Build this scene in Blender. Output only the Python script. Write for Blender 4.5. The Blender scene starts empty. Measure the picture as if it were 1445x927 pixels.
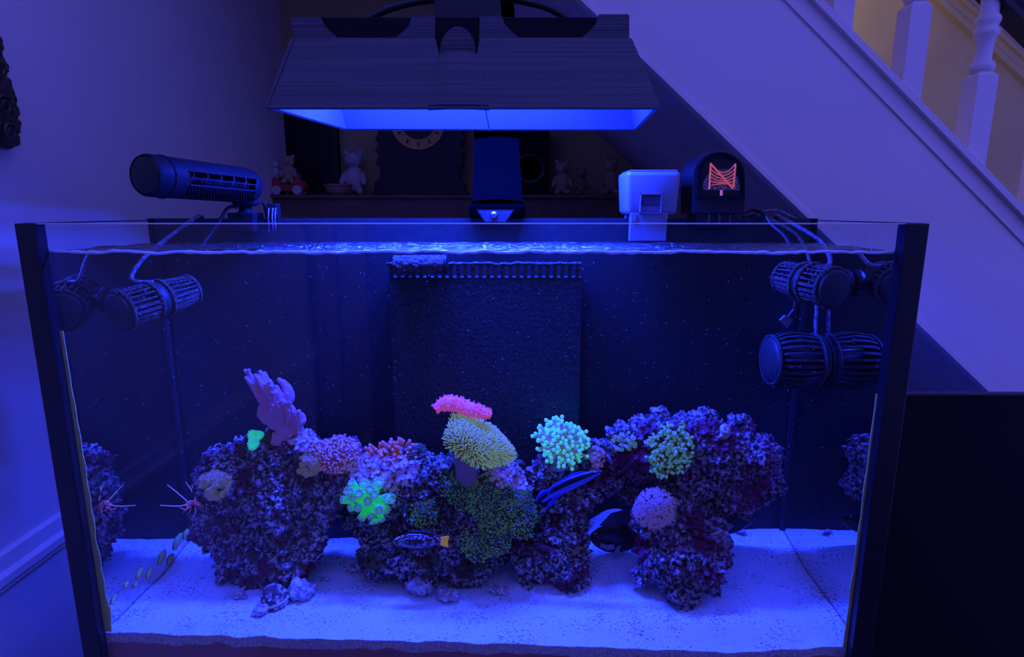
import bpy, bmesh, math, random
import numpy as np
from mathutils import Vector, Matrix, noise
from mathutils.bvhtree import BVHTree

random.seed(7)
scn = bpy.context.scene
COL = scn.collection
# ------------------------------------------------------------------ camera
FPX, CXP, CYP = 837.0, 722.5, 463.5
PITCH = math.atan(166 / 837.0)
CAMZ = 1.5
cam_d = bpy.data.cameras.new('camera')
cam_d.sensor_fit = 'HORIZONTAL'
cam_d.sensor_width = 36.0
cam_d.lens = 36.0 * FPX / 1445.0
cam_d.clip_start = 0.02
cam = bpy.data.objects.new('camera', cam_d)
COL.objects.link(cam)
cam.location = (0, 0, CAMZ)
cam.rotation_euler = (math.pi / 2 - PITCH, 0, 0)
scn.camera = cam
# ------------------------------------------------------------------ view, world, lights
scn.view_settings.view_transform = 'Standard'
scn.view_settings.look = 'None'
scn.view_settings.gamma = 1.0
scn.view_settings.use_curve_mapping = False
scn.view_settings.exposure = 0.25
scn.cycles.transparent_max_bounces = 32
scn.cycles.max_bounces = 10
scn.cycles.use_denoising = True
world = bpy.data.worlds.new('room_ambient')
scn.world = world
world.use_nodes = True
world.node_tree.nodes['Background'].inputs[0].default_value = (0.085, 0.085, 0.70, 1)
world.node_tree.nodes['Background'].inputs[1].default_value = 1.75

LED_COL = (0.011, 0.034, 1.0)
LED_POWER = 48.0
WARM_POWER = 1.7

def area_light(name, loc, rot, sx, sy, power, col):
    l = bpy.data.lights.new(name, 'AREA')
    l.shape = 'RECTANGLE'; l.size = sx; l.size_y = sy
    l.energy = power; l.color = col
    o = bpy.data.objects.new(name, l)
    COL.objects.link(o)
    o.location = loc; o.rotation_euler = rot
    return o

# warm lamp of the stairwell, shining along the stair wall
area_light('stairwell_lamp', (0.75, 2.05, 2.42), (math.radians(68), 0, math.radians(-38)), 0.25, 0.25, WARM_POWER, (1.0, 0.78, 0.50))

# ------------------------------------------------------------------ picture helpers
_c, _s = math.cos(PITCH), math.sin(PITCH)
def ray(px, py):
    u = (px - CXP) / FPX; v = (py - CYP) / FPX
    return Vector((u, _c - v * _s, -_s - v * _c))
CAM = Vector((0, 0, CAMZ))
def atY(px, py, Y):
    r = ray(px, py); return CAM + r * (Y / r.y)
def atX(px, py, X):
    r = ray(px, py); return CAM + r * (X / r.x)
def atZ(px, py, Z):
    r = ray(px, py); return CAM + r * ((Z - CAMZ) / r.z)
def atPlane(px, py, p0, n):
    r = ray(px, py); t = (Vector(p0) - CAM).dot(n) / r.dot(n); return CAM + r * t
def depth(p):
    return p.y * _c - (p.z - CAMZ) * _s
def mpp(p):
    return depth(p) / FPX       # metres per pixel at a point

# ------------------------------------------------------------------ materials
MATS = {}
def new_mat(name):
    m = bpy.data.materials.new(name); m.use_nodes = True
    nt = m.node_tree; nt.nodes.clear()
    out = nt.nodes.new('ShaderNodeOutputMaterial')
    MATS[name] = m
    return m, nt, out
def N(nt, kind, **kw):
    n = nt.nodes.new(kind)
    for k, v in kw.items(): setattr(n, k, v)
    return n
def rgba(c): return (c[0], c[1], c[2], 1.0)

def pbr(name, col, rough=0.6, col2=None, scale=20.0, bump=0.0, bscale=60.0, metal=0.0, spec=0.5,
        emit=None, estr=0.0, detail=4.0, thr=(0.35, 0.65), col3=None, scale3=None, sss=0.0):
    m, nt, out = new_mat(name)
    b = N(nt, 'ShaderNodeBsdfPrincipled')
    b.inputs['Base Color'].default_value = rgba(col)
    b.inputs['Roughness'].default_value = rough
    b.inputs['Metallic'].default_value = metal
    b.inputs['Specular IOR Level'].default_value = spec
    if sss:
        b.inputs['Subsurface Weight'].default_value = sss
        b.inputs['Subsurface Radius'].default_value = (0.01, 0.01, 0.01)
    tc = N(nt, 'ShaderNodeNewGeometry')
    if col2 is not None:
        nz = N(nt, 'ShaderNodeTexNoise'); nz.inputs['Scale'].default_value = scale; nz.inputs['Detail'].default_value = detail
        nt.links.new(tc.outputs['Position'], nz.inputs['Vector'])
        cr = N(nt, 'ShaderNodeValToRGB')
        cr.color_ramp.elements[0].position = thr[0]; cr.color_ramp.elements[1].position = thr[1]
        cr.color_ramp.elements[0].color = rgba(col); cr.color_ramp.elements[1].color = rgba(col2)
        nt.links.new(nz.outputs[0], cr.inputs[0])
        src = cr.outputs[0]
        if col3 is not None:
            nz2 = N(nt, 'ShaderNodeTexNoise'); nz2.inputs['Scale'].default_value = scale3 or scale * 0.3
            nz2.inputs['Detail'].default_value = 3
            off = N(nt, 'ShaderNodeVectorMath', operation='ADD'); off.inputs[1].default_value = (13.1, 7.7, 3.3)
            nt.links.new(tc.outputs['Position'], off.inputs[0]); nt.links.new(off.outputs[0], nz2.inputs['Vector'])
            mr = N(nt, 'ShaderNodeMapRange'); mr.inputs[1].default_value = 0.48; mr.inputs[2].default_value = 0.62
            nt.links.new(nz2.outputs[0], mr.inputs[0])
            mx = N(nt, 'ShaderNodeMix', data_type='RGBA')
            nt.links.new(mr.outputs[0], mx.inputs['Factor']); nt.links.new(src, mx.inputs['A'])
            mx.inputs['B'].default_value = rgba(col3)
            src = mx.outputs['Result']
        nt.links.new(src, b.inputs['Base Color'])
    if bump:
        bz = N(nt, 'ShaderNodeTexNoise'); bz.inputs['Scale'].default_value = bscale; bz.inputs['Detail'].default_value = 5
        nt.links.new(tc.outputs['Position'], bz.inputs['Vector'])
        bp = N(nt, 'ShaderNodeBump'); bp.inputs['Strength'].default_value = bump; bp.inputs['Distance'].default_value = 0.01
        nt.links.new(bz.outputs[0], bp.inputs['Height']); nt.links.new(bp.outputs[0], b.inputs['Normal'])
    if emit is not None:
        b.inputs['Emission Color'].default_value = rgba(emit)
        b.inputs['Emission Strength'].default_value = estr
    nt.links.new(b.outputs[0], out.inputs[0])
    return m

def clear_mat(name, f0=0.04, rough=0.0, tint=(1, 1, 1), tir=False, bump=None, gain=1.0):
    """clear pane: transparent plus a mirror reflection that grows towards grazing angles (Schlick)"""
    m, nt, out = new_mat(name)
    tr = N(nt, 'ShaderNodeBsdfTransparent'); tr.inputs[0].default_value = rgba(tint)
    gl = N(nt, 'ShaderNodeBsdfGlossy'); gl.inputs['Roughness'].default_value = rough
    lw = N(nt, 'ShaderNodeLayerWeight'); lw.inputs['Blend'].default_value = 0.5
    pw = N(nt, 'ShaderNodeMath', operation='POWER'); pw.inputs[1].default_value = 5.0
    nt.links.new(lw.outputs['Facing'], pw.inputs[0])
    ma = N(nt, 'ShaderNodeMath', operation='MULTIPLY_ADD'); ma.inputs[1].default_value = (1 - f0) * gain; ma.inputs[2].default_value = f0
    nt.links.new(pw.outputs[0], ma.inputs[0])
    fac = ma.outputs[0]
    if tir:      # seen from inside the water, total reflection beyond the critical angle
        ge = N(nt, 'ShaderNodeNewGeometry')
        mr = N(nt, 'ShaderNodeMapRange'); mr.interpolation_type = 'SMOOTHSTEP'
        mr.inputs[1].default_value = 0.04; mr.inputs[2].default_value = 0.14
        mr.inputs[3].default_value = 0.02; mr.inputs[4].default_value = 0.96
        nt.links.new(lw.outputs['Facing'], mr.inputs[0])
        mx = N(nt, 'ShaderNodeMix', data_type='FLOAT')
        nt.links.new(ge.outputs['Backfacing'], mx.inputs['Factor'])
        nt.links.new(fac, mx.inputs['A']); nt.links.new(mr.outputs[0], mx.inputs['B'])
        fac = mx.outputs['Result']
    if bump:
        tcn = N(nt, 'ShaderNodeNewGeometry')
        bz = N(nt, 'ShaderNodeTexNoise'); bz.inputs['Scale'].default_value = bump[0]; bz.inputs['Detail'].default_value = 3
        nt.links.new(tcn.outputs['Position'], bz.inputs['Vector'])
        bp = N(nt, 'ShaderNodeBump'); bp.inputs['Strength'].default_value = bump[1]; bp.inputs['Distance'].default_value = 0.01
        nt.links.new(bz.outputs[0], bp.inputs['Height']); nt.links.new(bp.outputs[0], gl.inputs['Normal'])
    ms = N(nt, 'ShaderNodeMixShader')
    nt.links.new(fac, ms.inputs[0]); nt.links.new(tr.outputs[0], ms.inputs[1]); nt.links.new(gl.outputs[0], ms.inputs[2])
    nt.links.new(ms.outputs[0], out.inputs[0])
    return m

pbr('wall_paint', (0.84, 0.74, 0.66), 0.85, (0.79, 0.70, 0.62), 6, 0.05, 120)
pbr('stair_paint', (0.88, 0.78, 0.68), 0.6, (0.83, 0.74, 0.65), 5, 0.03, 90)
pbr('cream_wall', (0.62, 0.50, 0.22), 0.85, (0.55, 0.44, 0.19), 5, 0.04, 90)
pbr('dark_wall', (0.035, 0.03, 0.04), 0.9)
pbr('ceiling_paint', (0.7, 0.68, 0.66), 0.9)
pbr('floor_wood', (0.12, 0.07, 0.04), 0.5, (0.18, 0.11, 0.06), 8)
pbr('soffit_paint', (0.60, 0.56, 0.55), 0.9, (0.50, 0.46, 0.46), 14, 0.25, 60)
pbr('black_plastic', (0.012, 0.012, 0.014), 0.42)
pbr('black_gloss', (0.008, 0.008, 0.012), 0.22, spec=0.4)
pbr('black_matte', (0.006, 0.006, 0.008), 0.7, spec=0.2)
pbr('grey_plastic', (0.07, 0.07, 0.08), 0.45, (0.05, 0.05, 0.06), 60)
pbr('tank_black', (0.010, 0.010, 0.016), 0.35)
pbr('back_black', (0.010, 0.014, 0.016), 0.6, (0.018, 0.024, 0.026), 90, detail=6)
pbr('overflow_black', (0.012, 0.020, 0.020), 0.7, (0.030, 0.042, 0.036), 130, 0.2, 150)
pbr('seam', (0.018, 0.022, 0.026), 0.5)
pbr('edge_frost', (0.75, 0.8, 0.85), 0.35)
pbr('white_plastic', (0.19, 0.21, 0.27), 0.45)
pbr('pale_plastic', (0.18, 0.19, 0.22), 0.4)
pbr('window_grey', (0.05, 0.05, 0.06), 0.25)
pbr('orange_plastic', (0.95, 0.22, 0.08), 0.5, emit=(1.0, 0.18, 0.07), estr=0.22)  # slight glow added to the orange parts, which are no light source
pbr('steel', (0.5, 0.5, 0.5), 0.35, metal=1.0)
pbr('wood_mantel', (0.16, 0.10, 0.06), 0.6, (0.12, 0.07, 0.045), 14)
pbr('brass', (0.85, 0.52, 0.14), 0.5, (0.6, 0.35, 0.1), 90)
pbr('dark_frame', (0.010, 0.009, 0.012), 0.5)
pbr('red_paint', (0.55, 0.03, 0.04), 0.4)
pbr('plush', (0.5, 0.36, 0.2), 0.95, (0.42, 0.3, 0.17), 80)
pbr('porcelain', (0.55, 0.5, 0.48), 0.4)
pbr('basket', (0.34, 0.2, 0.11), 0.8, (0.25, 0.14, 0.08), 120)
pbr('carved_wood', (0.05, 0.035, 0.025), 0.42, (0.09, 0.065, 0.04), 60, 0.5, 90)
pbr('shell', (0.45, 0.36, 0.28), 0.5, (0.75, 0.66, 0.5), 120)
pbr('algae_olive', (0.75, 0.72, 0.16), 0.8, (0.55, 0.55, 0.14), 90, 0.3, 200)
pbr('encrusted', (0.05, 0.04, 0.035), 0.9, (0.17, 0.13, 0.10), 160, 0.8, 260)
pbr('pump_grey', (0.022, 0.024, 0.026), 0.55, (0.04, 0.04, 0.04), 120)
pbr('pump_slat', (0.06, 0.06, 0.06), 0.75, (0.035, 0.035, 0.035), 90, spec=0.2)
pbr('cable_worn', (0.25, 0.25, 0.28), 0.6, (0.06, 0.06, 0.07), 160)
clear_mat('pane_glass', 0.035, tint=(0.97, 0.98, 0.985))
clear_mat('water_side', 0.02, tint=(0.30, 0.32, 0.34), tir=True)  # dark tint put in to dim lamp light spilling through the sides
clear_mat('water_front', 0.0, gain=0.0, tint=(0.99, 0.995, 1.0))
clear_mat('water_top', 0.03, rough=0.22, tint=(0.97, 0.985, 1.0), bump=(90, 1.0))
clear_mat('cover_clear', 0.05)
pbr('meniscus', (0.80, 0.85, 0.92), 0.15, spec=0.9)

# ------------------------------------------------------------------ mesh helpers
def link(name, me, mat, parent=None, smooth=False):
    o = bpy.data.objects.new(name, me)
    COL.objects.link(o)
    mats = mat if isinstance(mat, (list, tuple)) else [mat]
    if len(me.materials) == 0:
        for k in mats: me.materials.append(MATS[k])
    if smooth:
        me.polygons.foreach_set('use_smooth', [True] * len(me.polygons))
    if parent is not None: o.parent = parent
    return o
def raw(name, verts, faces, mat, parent=None, smooth=False):
    me = bpy.data.meshes.new(name)
    me.from_pydata([tuple(v) for v in verts], [], faces); me.update()
    bm = bmesh.new(); bm.from_mesh(me)
    bmesh.ops.recalc_face_normals(bm, faces=bm.faces); bm.to_mesh(me); bm.free()
    return link(name, me, mat, parent, smooth)
def tag(o, label, cat, group=None, kind=None):
    o['label'] = label
    if cat: o['category'] = cat
    if group: o['group'] = group
    if kind: o['kind'] = kind
    return o
def thing(name, label, cat, loc, group=None):
    e = bpy.data.objects.new(name, None); COL.objects.link(e)
    e.location = loc; e.empty_display_size = 0.02
    tag(e, label, cat, group)
    return e
def settle(root):
    """parts were built in world space: keep them there under their root"""
    bpy.context.view_layer.update()
    inv = root.matrix_world.inverted()
    for ch in root.children:
        ch.matrix_parent_inverse = inv
def structure(o, label=None):
    o['kind'] = 'structure'
    if label: o['label'] = label
    return o

class MB:
    """collects shapes into one mesh"""
    def __init__(self): self.v = []; self.f = []
    def add(self, vs, fs):
        b = len(self.v); self.v += [Vector(q) for q in vs]
        self.f += [tuple(b + i for i in q) for q in fs]; return self
    def box(self, lo, hi):
        x0, y0, z0 = lo; x1, y1, z1 = hi
        return self.add([(x0, y0, z0), (x1, y0, z0), (x1, y1, z0), (x0, y1, z0), (x0, y0, z1), (x1, y0, z1), (x1, y1, z1), (x0, y1, z1)],
                        [(0, 3, 2, 1), (4, 5, 6, 7), (0, 1, 5, 4), (1, 2, 6, 5), (2, 3, 7, 6), (3, 0, 4, 7)])
    def tube(self, pts, rad, seg=8, caps=True):
        pts = [Vector(q) for q in pts]; n = len(pts)
        rs = rad if isinstance(rad, (list, tuple)) else [rad] * n
        ref = None; vs = []; fs = []
        for i in range(n):
            t = (pts[min(i + 1, n - 1)] - pts[max(i - 1, 0)])
            t = t.normalized() if t.length > 1e-9 else Vector((0, 0, 1))
            if ref is None:
                ref = t.orthogonal().normalized()
            else:
                ref = (ref - t * ref.dot(t))
                ref = ref.normalized() if ref.length > 1e-6 else t.orthogonal().normalized()
            bn = t.cross(ref)
            for k in range(seg):
                a = 2 * math.pi * k / seg
                vs.append(pts[i] + (ref * math.cos(a) + bn * math.sin(a)) * rs[i])
        for i in range(n - 1):
            for k in range(seg):
                a = i * seg + k; b = i * seg + (k + 1) % seg
                fs.append((a, b, b + seg, a + seg))
        if caps:
            fs.append(tuple(reversed(range(seg)))); fs.append(tuple((n - 1) * seg + k for k in range(seg)))
        return self.add(vs, fs)
    def capsule(self, a, b, ra, rb, seg=6, tip=1.0):
        """tapered finger with a rounded end"""
        a = Vector(a); b = Vector(b); d = (b - a); L = d.length; d = d / max(L, 1e-9)
        return self.tube([a, a + d * L * 0.5, b - d * rb * 0.6 * tip, b + d * rb * 0.15, b + d * rb * 0.75], [ra, (ra + rb) / 2, rb * tip, rb * 0.85 * tip, rb * 0.25 * tip], seg)
    def ball(self, c, r, seg=6, rings=4, sc=(1, 1, 1)):
        vs = []; fs = []; c = Vector(c)
        vs.append(c + Vector((0, 0, r * sc[2])))
        for i in range(1, rings):
            th = math.pi * i / rings
            for k in range(seg):
                a = 2 * math.pi * k / seg
                vs.append(c + Vector((r * math.sin(th) * math.cos(a) * sc[0], r * math.sin(th) * math.sin(a) * sc[1], r * math.cos(th) * sc[2])))
        vs.append(c - Vector((0, 0, r * sc[2])))
        last = len(vs) - 1
        for k in range(seg):
            fs.append((0, 1 + k, 1 + (k + 1) % seg))
            fs.append((last, last - seg + (k + 1) % seg, last - seg + k))
        for i in range(rings - 2):
            for k in range(seg):
                a = 1 + i * seg + k; b = 1 + i * seg + (k + 1) % seg
                fs.append((a, a + seg, b + seg, b))
        return self.add(vs, fs)
    def lathe(self, prof, o, ax, seg=24, caps=True):
        """prof: (along axis, radius)"""
        o = Vector(o); ax = Vector(ax).normalized(); u = ax.orthogonal().normalized(); w = ax.cross(u)
        vs = []; fs = []; n = len(prof)
        for h, r in prof:
            for k in range(seg):
                a = 2 * math.pi * k / seg
                vs.append(o + ax * h + (u * math.cos(a) + w * math.sin(a)) * max(r, 1e-5))
        for i in range(n - 1):
            for k in range(seg):
                a = i * seg + k; b = i * seg + (k + 1) % seg
                fs.append((a, b, b + seg, a + seg))
        if caps:
            fs.append(tuple(reversed(range(seg)))); fs.append(tuple((n - 1) * seg + k for k in range(seg)))
        return self.add(vs, fs)
    def prism(self, poly, ext):
        """flat outline (3D points) extruded along ext"""
        n = len(poly); e = Vector(ext); p = [Vector(q) for q in poly]
        fs = [tuple(range(n)), tuple(reversed(range(n, 2 * n)))] + [(i, i + n, (i + 1) % n + n, (i + 1) % n) for i in range(n)]
        return self.add(p + [q + e for q in p], fs)
    def build(self, name, mat, parent=None, smooth=False, bevel=0.0, recalc=True):
        me = bpy.data.meshes.new(name)
        me.from_pydata([tuple(q) for q in self.v], [], self.f); me.update()
        if recalc or bevel:
            bm = bmesh.new(); bm.from_mesh(me)
            bmesh.ops.recalc_face_normals(bm, faces=bm.faces)
            if bevel:
                ed = [e for e in bm.edges if len(e.link_faces) == 2 and e.calc_face_angle(0) > 0.7]
                bmesh.ops.bevel(bm, geom=ed, offset=bevel, segments=2, profile=0.6, affect='EDGES', clamp_overlap=True)
            bm.to_mesh(me); bm.free()
        return link(name, me, mat, parent, smooth)

def bez(pts, n=16):
    """smooth curve through points"""
    P = [Vector(q) for q in pts]; out = []
    for i in range(len(P) - 1):
        p0 = P[max(i - 1, 0)]; p1 = P[i]; p2 = P[i + 1]; p3 = P[min(i + 2, len(P) - 1)]
        for k in range(n):
            t = k / n
            out.append(0.5 * ((2 * p1) + (p2 - p0) * t + (2 * p0 - 5 * p1 + 4 * p2 - p3) * t * t + (3 * p1 - p0 - 3 * p2 + p3) * t ** 3))
    out.append(P[-1]); return out

def remesh(mb, voxel, smooth_it=0):
    """union of overlapping shapes as one skin (voxel remesh), returned as a mesh"""
    me = bpy.data.meshes.new('tmp'); me.from_pydata([tuple(q) for q in mb.v], [], mb.f); me.update()
    bm = bmesh.new(); bm.from_mesh(me); bmesh.ops.recalc_face_normals(bm, faces=bm.faces); bm.to_mesh(me); bm.free()
    o = bpy.data.objects.new('tmp', me); COL.objects.link(o)
    md = o.modifiers.new('r', 'REMESH'); md.mode = 'VOXEL'; md.voxel_size = voxel
    if smooth_it:
        sm = o.modifiers.new('s', 'SMOOTH'); sm.iterations = smooth_it; sm.factor = 0.5
    dg = bpy.context.evaluated_depsgraph_get()
    out = bpy.data.meshes.new_from_object(o.evaluated_get(dg))
    bpy.data.objects.remove(o); bpy.data.meshes.remove(me)
    return out
def displace(me, fn):
    n = len(me.vertices)
    co = np.empty(n * 3, dtype=np.float32); me.vertices.foreach_get('co', co); co = co.reshape(-1, 3)
    no = np.empty(n * 3, dtype=np.float32); me.vertex_normals.foreach_get('vector', no); no = no.reshape(-1, 3)
    d = np.array([fn(Vector(p)) for p in co.tolist()], dtype=np.float32)
    co = co + no * d[:, None]
    me.vertices.foreach_set('co', co.ravel()); me.update()

# ================================================================== THE ROOM
WX, BY = -0.90, 2.50            # left wall plane, back wall plane
SY = 1.45                       # plane of the stair side
structure(MB().box((-1.0, -2.0, -0.05), (3.0, 2.6, 0)).build('floor', 'floor_wood'))
structure(MB().box((-1.0, 1.15, 2.55), (3.0, 2.6, 2.65)).build('ceiling', 'ceiling_paint'))
structure(MB().box((-1.0, -2.1, 0), (3.0, -2.0, 2.55)).build('wall_front', 'dark_wall'))
structure(MB().box((WX - 0.1, -2.0, 0), (WX, 2.6, 2.55)).build('wall_left', 'wall_paint'))
structure(MB().box((WX, BY, 0), (3.0, BY + 0.1, 2.55)).build('wall_back', 'cream_wall'))
# dado rail on the left wall: three stepped mouldings
zr = CAMZ - 0.587
dado = MB()
prof = [(0.0, 0.0), (0.010, -0.004), (0.012, -0.030), (0.022, -0.036), (0.022, -0.050), (0.013, -0.056), (0.013, -0.064), (0.006, -0.070), (0.0, -0.072)]
n = len(prof)
vs = [(WX + a, -1.9, zr + b) for a, b in prof] + [(WX + a, BY, zr + b) for a, b in prof]
dado.add(vs, [(i, i + 1, i + 1 + n, i + n) for i in range(n - 1)])
structure(dado.build('trim_1', 'stair_paint'), 'stepped dado rail moulding along the left wall')
structure(MB().box((WX, -1.9, 0), (WX + 0.018, BY, 0.14)).build('baseboard_left', 'stair_paint', bevel=0.004))

# staircase side: sloping panel, capped, with the soffit under it
def sp(px, py, Y=SY): return atY(px, py, Y)
lo_a, lo_b = sp(822, 0), sp(1400, 555)
slope = (lo_b - lo_a).normalized()
lo_a = lo_a - slope * 0.7; lo_b = lo_b + slope * 1.2
up = Vector((0, 0, 1))
hi_a = sp(1128, 0); hi_b = sp(1445, 280)
# vertical height of the panel between its lower edge and the cap
k = (hi_a.x - lo_a.x) / (lo_b.x - lo_a.x)
PH = hi_a.z - (lo_a.z + (lo_b.z - lo_a.z) * k)
stair = MB().prism([lo_a, lo_b, lo_b + up * PH, lo_a + up * PH], (0, 0.04, 0)).build('wall_stair', 'stair_paint')
structure(stair, 'white sloping side panel of the staircase')
cap = MB()
nrm = Vector((-slope.z, 0, slope.x)); nrm = nrm if nrm.z > 0 else -nrm
a0 = lo_a + up * PH; b0 = lo_b + up * PH
cap.prism([a0 - nrm * 0.020, b0 - nrm * 0.020, b0 + nrm * 0.012, a0 + nrm * 0.012], (0, -0.004, 0))
cap.prism([a0 - nrm * 0.0235, b0 - nrm * 0.0235, b0 - nrm * 0.020, a0 - nrm * 0.020], (0, -0.0055, 0))
cap.prism([Vector((q.x, SY - 0.018, q.z)) for q in (a0 + nrm * 0.012, b0 + nrm * 0.012, b0 + nrm * 0.026, a0 + nrm * 0.026)], (0, 0.085, 0))
structure(cap.build('trim_2', 'stair_paint'), 'beaded capping board along the sloping stair side')
sof = MB().prism([lo_a + Vector((0, .04, 0)), lo_b + Vector((0, .04, 0)), lo_b + Vector((0, .04, 0)) + nrm * 0.05, lo_a + Vector((0, .04, 0)) + nrm * 0.05], (0, BY - SY - 0.04, 0)).build('ceiling_soffit', 'soffit_paint')
structure(sof, 'dark underside of the staircase')
edge = MB().prism([lo_a - nrm * 0.004, lo_b - nrm * 0.004, lo_b + nrm * 0.006, lo_a + nrm * 0.006], (0, -0.004, 0)).build('trim_3', 'stair_paint')
structure(edge, 'thin bead along the lower edge of the stair side')
# sloping dado on the stair wall and dark hand rail
def wall_strip(name, p0, p1, w, t, mat, Y=BY):
    A = atY(*p0, Y); B = atY(*p1, Y); d = (B - A).normalized(); A = A - d * 0.6; B = B + d * 1.0
    q = Vector((-d.z, 0, d.x)); m = MB()
    for (o0, o1, tt) in w:
        m.prism([A + q * o0, B + q * o0, B + q * o1, A + q * o1], (0, -tt * t, 0))
    return m.build(name, mat)
structure(wall_strip('trim_4', (1325, 0), (1445, 108), [(-0.02, 0.0, 1.0), (0.0, 0.035, 0.55), (0.035, 0.05, 1.0)], 0.022, 'cream_wall'), 'cream sloping dado moulding on the stairwell wall')
hr = thing('stair_handrail', 'dark wooden handrail sloping down above the white balusters', 'handrail', (1.2, SY + 0.02, 1.9))
A = atY(1424, -6, SY - 0.012); B = atY(1460, 30, SY - 0.012); d = (B - A).normalized()
q = Vector((-d.z, 0, d.x)); q = q if q.z > 0 else -q
m = MB().prism([A - d * 0.9 - q * 0.0, B + d * 1.1, B + d * 1.1 + q * 0.045, A - d * 0.9 + q * 0.045], (0, 0.06, 0)).build('rail', 'dark_frame', hr, bevel=0.01)
m2 = MB().prism([A - d * 0.9 - q * 0.012, B + d * 1.1 - q * 0.012, B + d * 1.1, A - d * 0.9], (0, 0.06, 0)).build('fillet', 'dark_frame', hr)
settle(hr)
# balusters on the cap
RAIL_A, RAIL_D = A, d
def baluster(pxc, pyb, label):
    base = atY(pxc, pyb, SY + 0.012)
    # bottom on the cap's slope
    w = 0.023
    b = thing('baluster', label, 'baluster', base, 'white balusters of the staircase')
    zc = lambda x: a0.z + (x - a0.x) * slope.z / slope.x + 0.026 / max(nrm.z, .1)
    x0, x1 = base.x - w, base.x + w; y0, y1 = SY - 0.008, SY + 0.044
    zt = zc(base.x) + 0.19
    zl, zr_ = zc(x0) - 0.004, zc(x1) - 0.004
    m = MB()
    m.add([(x0, y0, zl), (x1, y0, zr_), (x1, y1, zr_), (x0, y1, zl), (x0, y0, zt), (x1, y0, zt), (x1, y1, zt), (x0, y1, zt),
           (x0 + .009, y0 + .009, zt + .010), (x1 - .009, y0 + .009, zt + .010), (x1 - .009, y1 - .009, zt + .010), (x0 + .009, y1 - .009, zt + .010)],
          [(0, 3, 2, 1), (0, 1, 5, 4), (1, 2, 6, 5), (2, 3, 7, 6), (3, 0, 4, 7), (4, 5, 9, 8), (5, 6, 10, 9), (6, 7, 11, 10), (7, 4, 8, 11), (8, 9, 10, 11)])
    m.build('square_block', 'stair_paint', b)
    ztop = RAIL_A.z + (base.x - RAIL_A.x) * RAIL_D.z / RAIL_D.x
    H = ztop - zt
    pr = [(0, .017), (.006, .024), (.014, .026), (.022, .024), (.028, .017), (.05, .0165), (.075, .019), (.083, .025), (.092, .026), (.098, .020), (.104, .021), (.112, .025), (.12, .024), (.128, .018), (.2, .0215), (.3, .020), (H - 0.1, .013), (H - .08, .021), (H - .06, .014), (H + 0.004, .013)]
    MB().lathe([(h + 0.008, r) for h, r in pr], (base.x, (y0 + y1) / 2, zt), (0, 0, 1), 20).build('turned_shaft', 'stair_paint', b, smooth=True)
    settle(b)
baluster(1183, 32, 'white turned baluster highest up the stairs, nearest the lamp hood')
baluster(1280, 120, 'white baluster second highest up the stair cap')
baluster(1372, 205, 'white baluster with bulbous turned rings, third down the stair cap')
baluster(1462, 290, 'lowest white baluster on the stair cap, above the black panel')

# carved ornament on the left wall
orn = MB()
for (px, py, r) in [(-40, 20, 30), (-16, 60, 20), (-3, 92, 14), (7, 98, 6), (-4, 120, 20), (5, 135, 17), (8, 155, 17), (-10, 165, 24), (12, 175, 17), (17, 195, 12), (6, 198, 14), (-14, 200, 16), (-30, 120, 40), (-60, 90, 50), (-50, 170, 36)]:
    p = atX(px, py, WX + 0.02)
    orn.ball(p, r * mpp(p), 16, 10, (0.8, 1.0, 1.0))
me = remesh(orn, 0.003, 2)
displace(me, lambda p: 0.005 * abs(noise.noise(p * 45)) + 0.003 * noise.noise(p * 110) - 0.002)
o = thing('carved_ornament', 'dark carved wooden ornament hanging on the left wall', 'ornament', atX(-20, 200, WX + 0.02))
link('carved_body', me, 'carved_wood', o, True)
for (px, py, r) in [(4, 148, 15), (12, 186, 13), (-4, 98, 12), (-14, 176, 14)]:
    c0 = atX(px, py, WX + 0.052); r *= mpp(c0)
    pts = []
    for i in range(34):
        a = i / 33 * 3.4 * math.pi; rr = r * (1 - i / 40)
        pts.append(c0 + Vector((0.004, math.cos(a) * rr, math.sin(a) * rr)))
    MB().tube(pts, [0.004 - 0.00007 * i for i in range(34)], 6).build('scroll', 'carved_wood', o, True)
settle(o)

cu = thing('curtain', 'tan pleated curtain on the left wall, mirrored in the tank glass', 'curtain', (WX + .06, -1.25, .25))
pbr('curtain_cloth', (0.62, 0.42, 0.20), 0.9, (0.5, 0.33, 0.16), 9)
nn_ = 60
for y0_, y1_ in ((-1.78, -1.38), (-1.2, -1.0)):
    vs = []
    for i in range(nn_ + 1):
        y = y0_ + (y1_ - y0_) * i / nn_; x = WX + .05 + .02 * math.sin(i * .9)
        vs += [(x, y, .25), (x, y, 2.3), (x - .006, y, 2.3), (x - .006, y, .25)]
    fs = [(0, 1, 2, 3), (nn_ * 4 + 3, nn_ * 4 + 2, nn_ * 4 + 1, nn_ * 4)]
    for i in range(nn_):
        for k in range(4): fs.append((i * 4 + k, i * 4 + (k + 1) % 4, i * 4 + 4 + (k + 1) % 4, i * 4 + 4 + k))
    raw('drape', vs, fs, 'curtain_cloth', cu, True)
MB().tube([(WX + .06, -1.9, 2.31), (WX + .06, -.9, 2.31)], .012, 12).build('curtain_rod', 'dark_frame', cu)
settle(cu)
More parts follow.
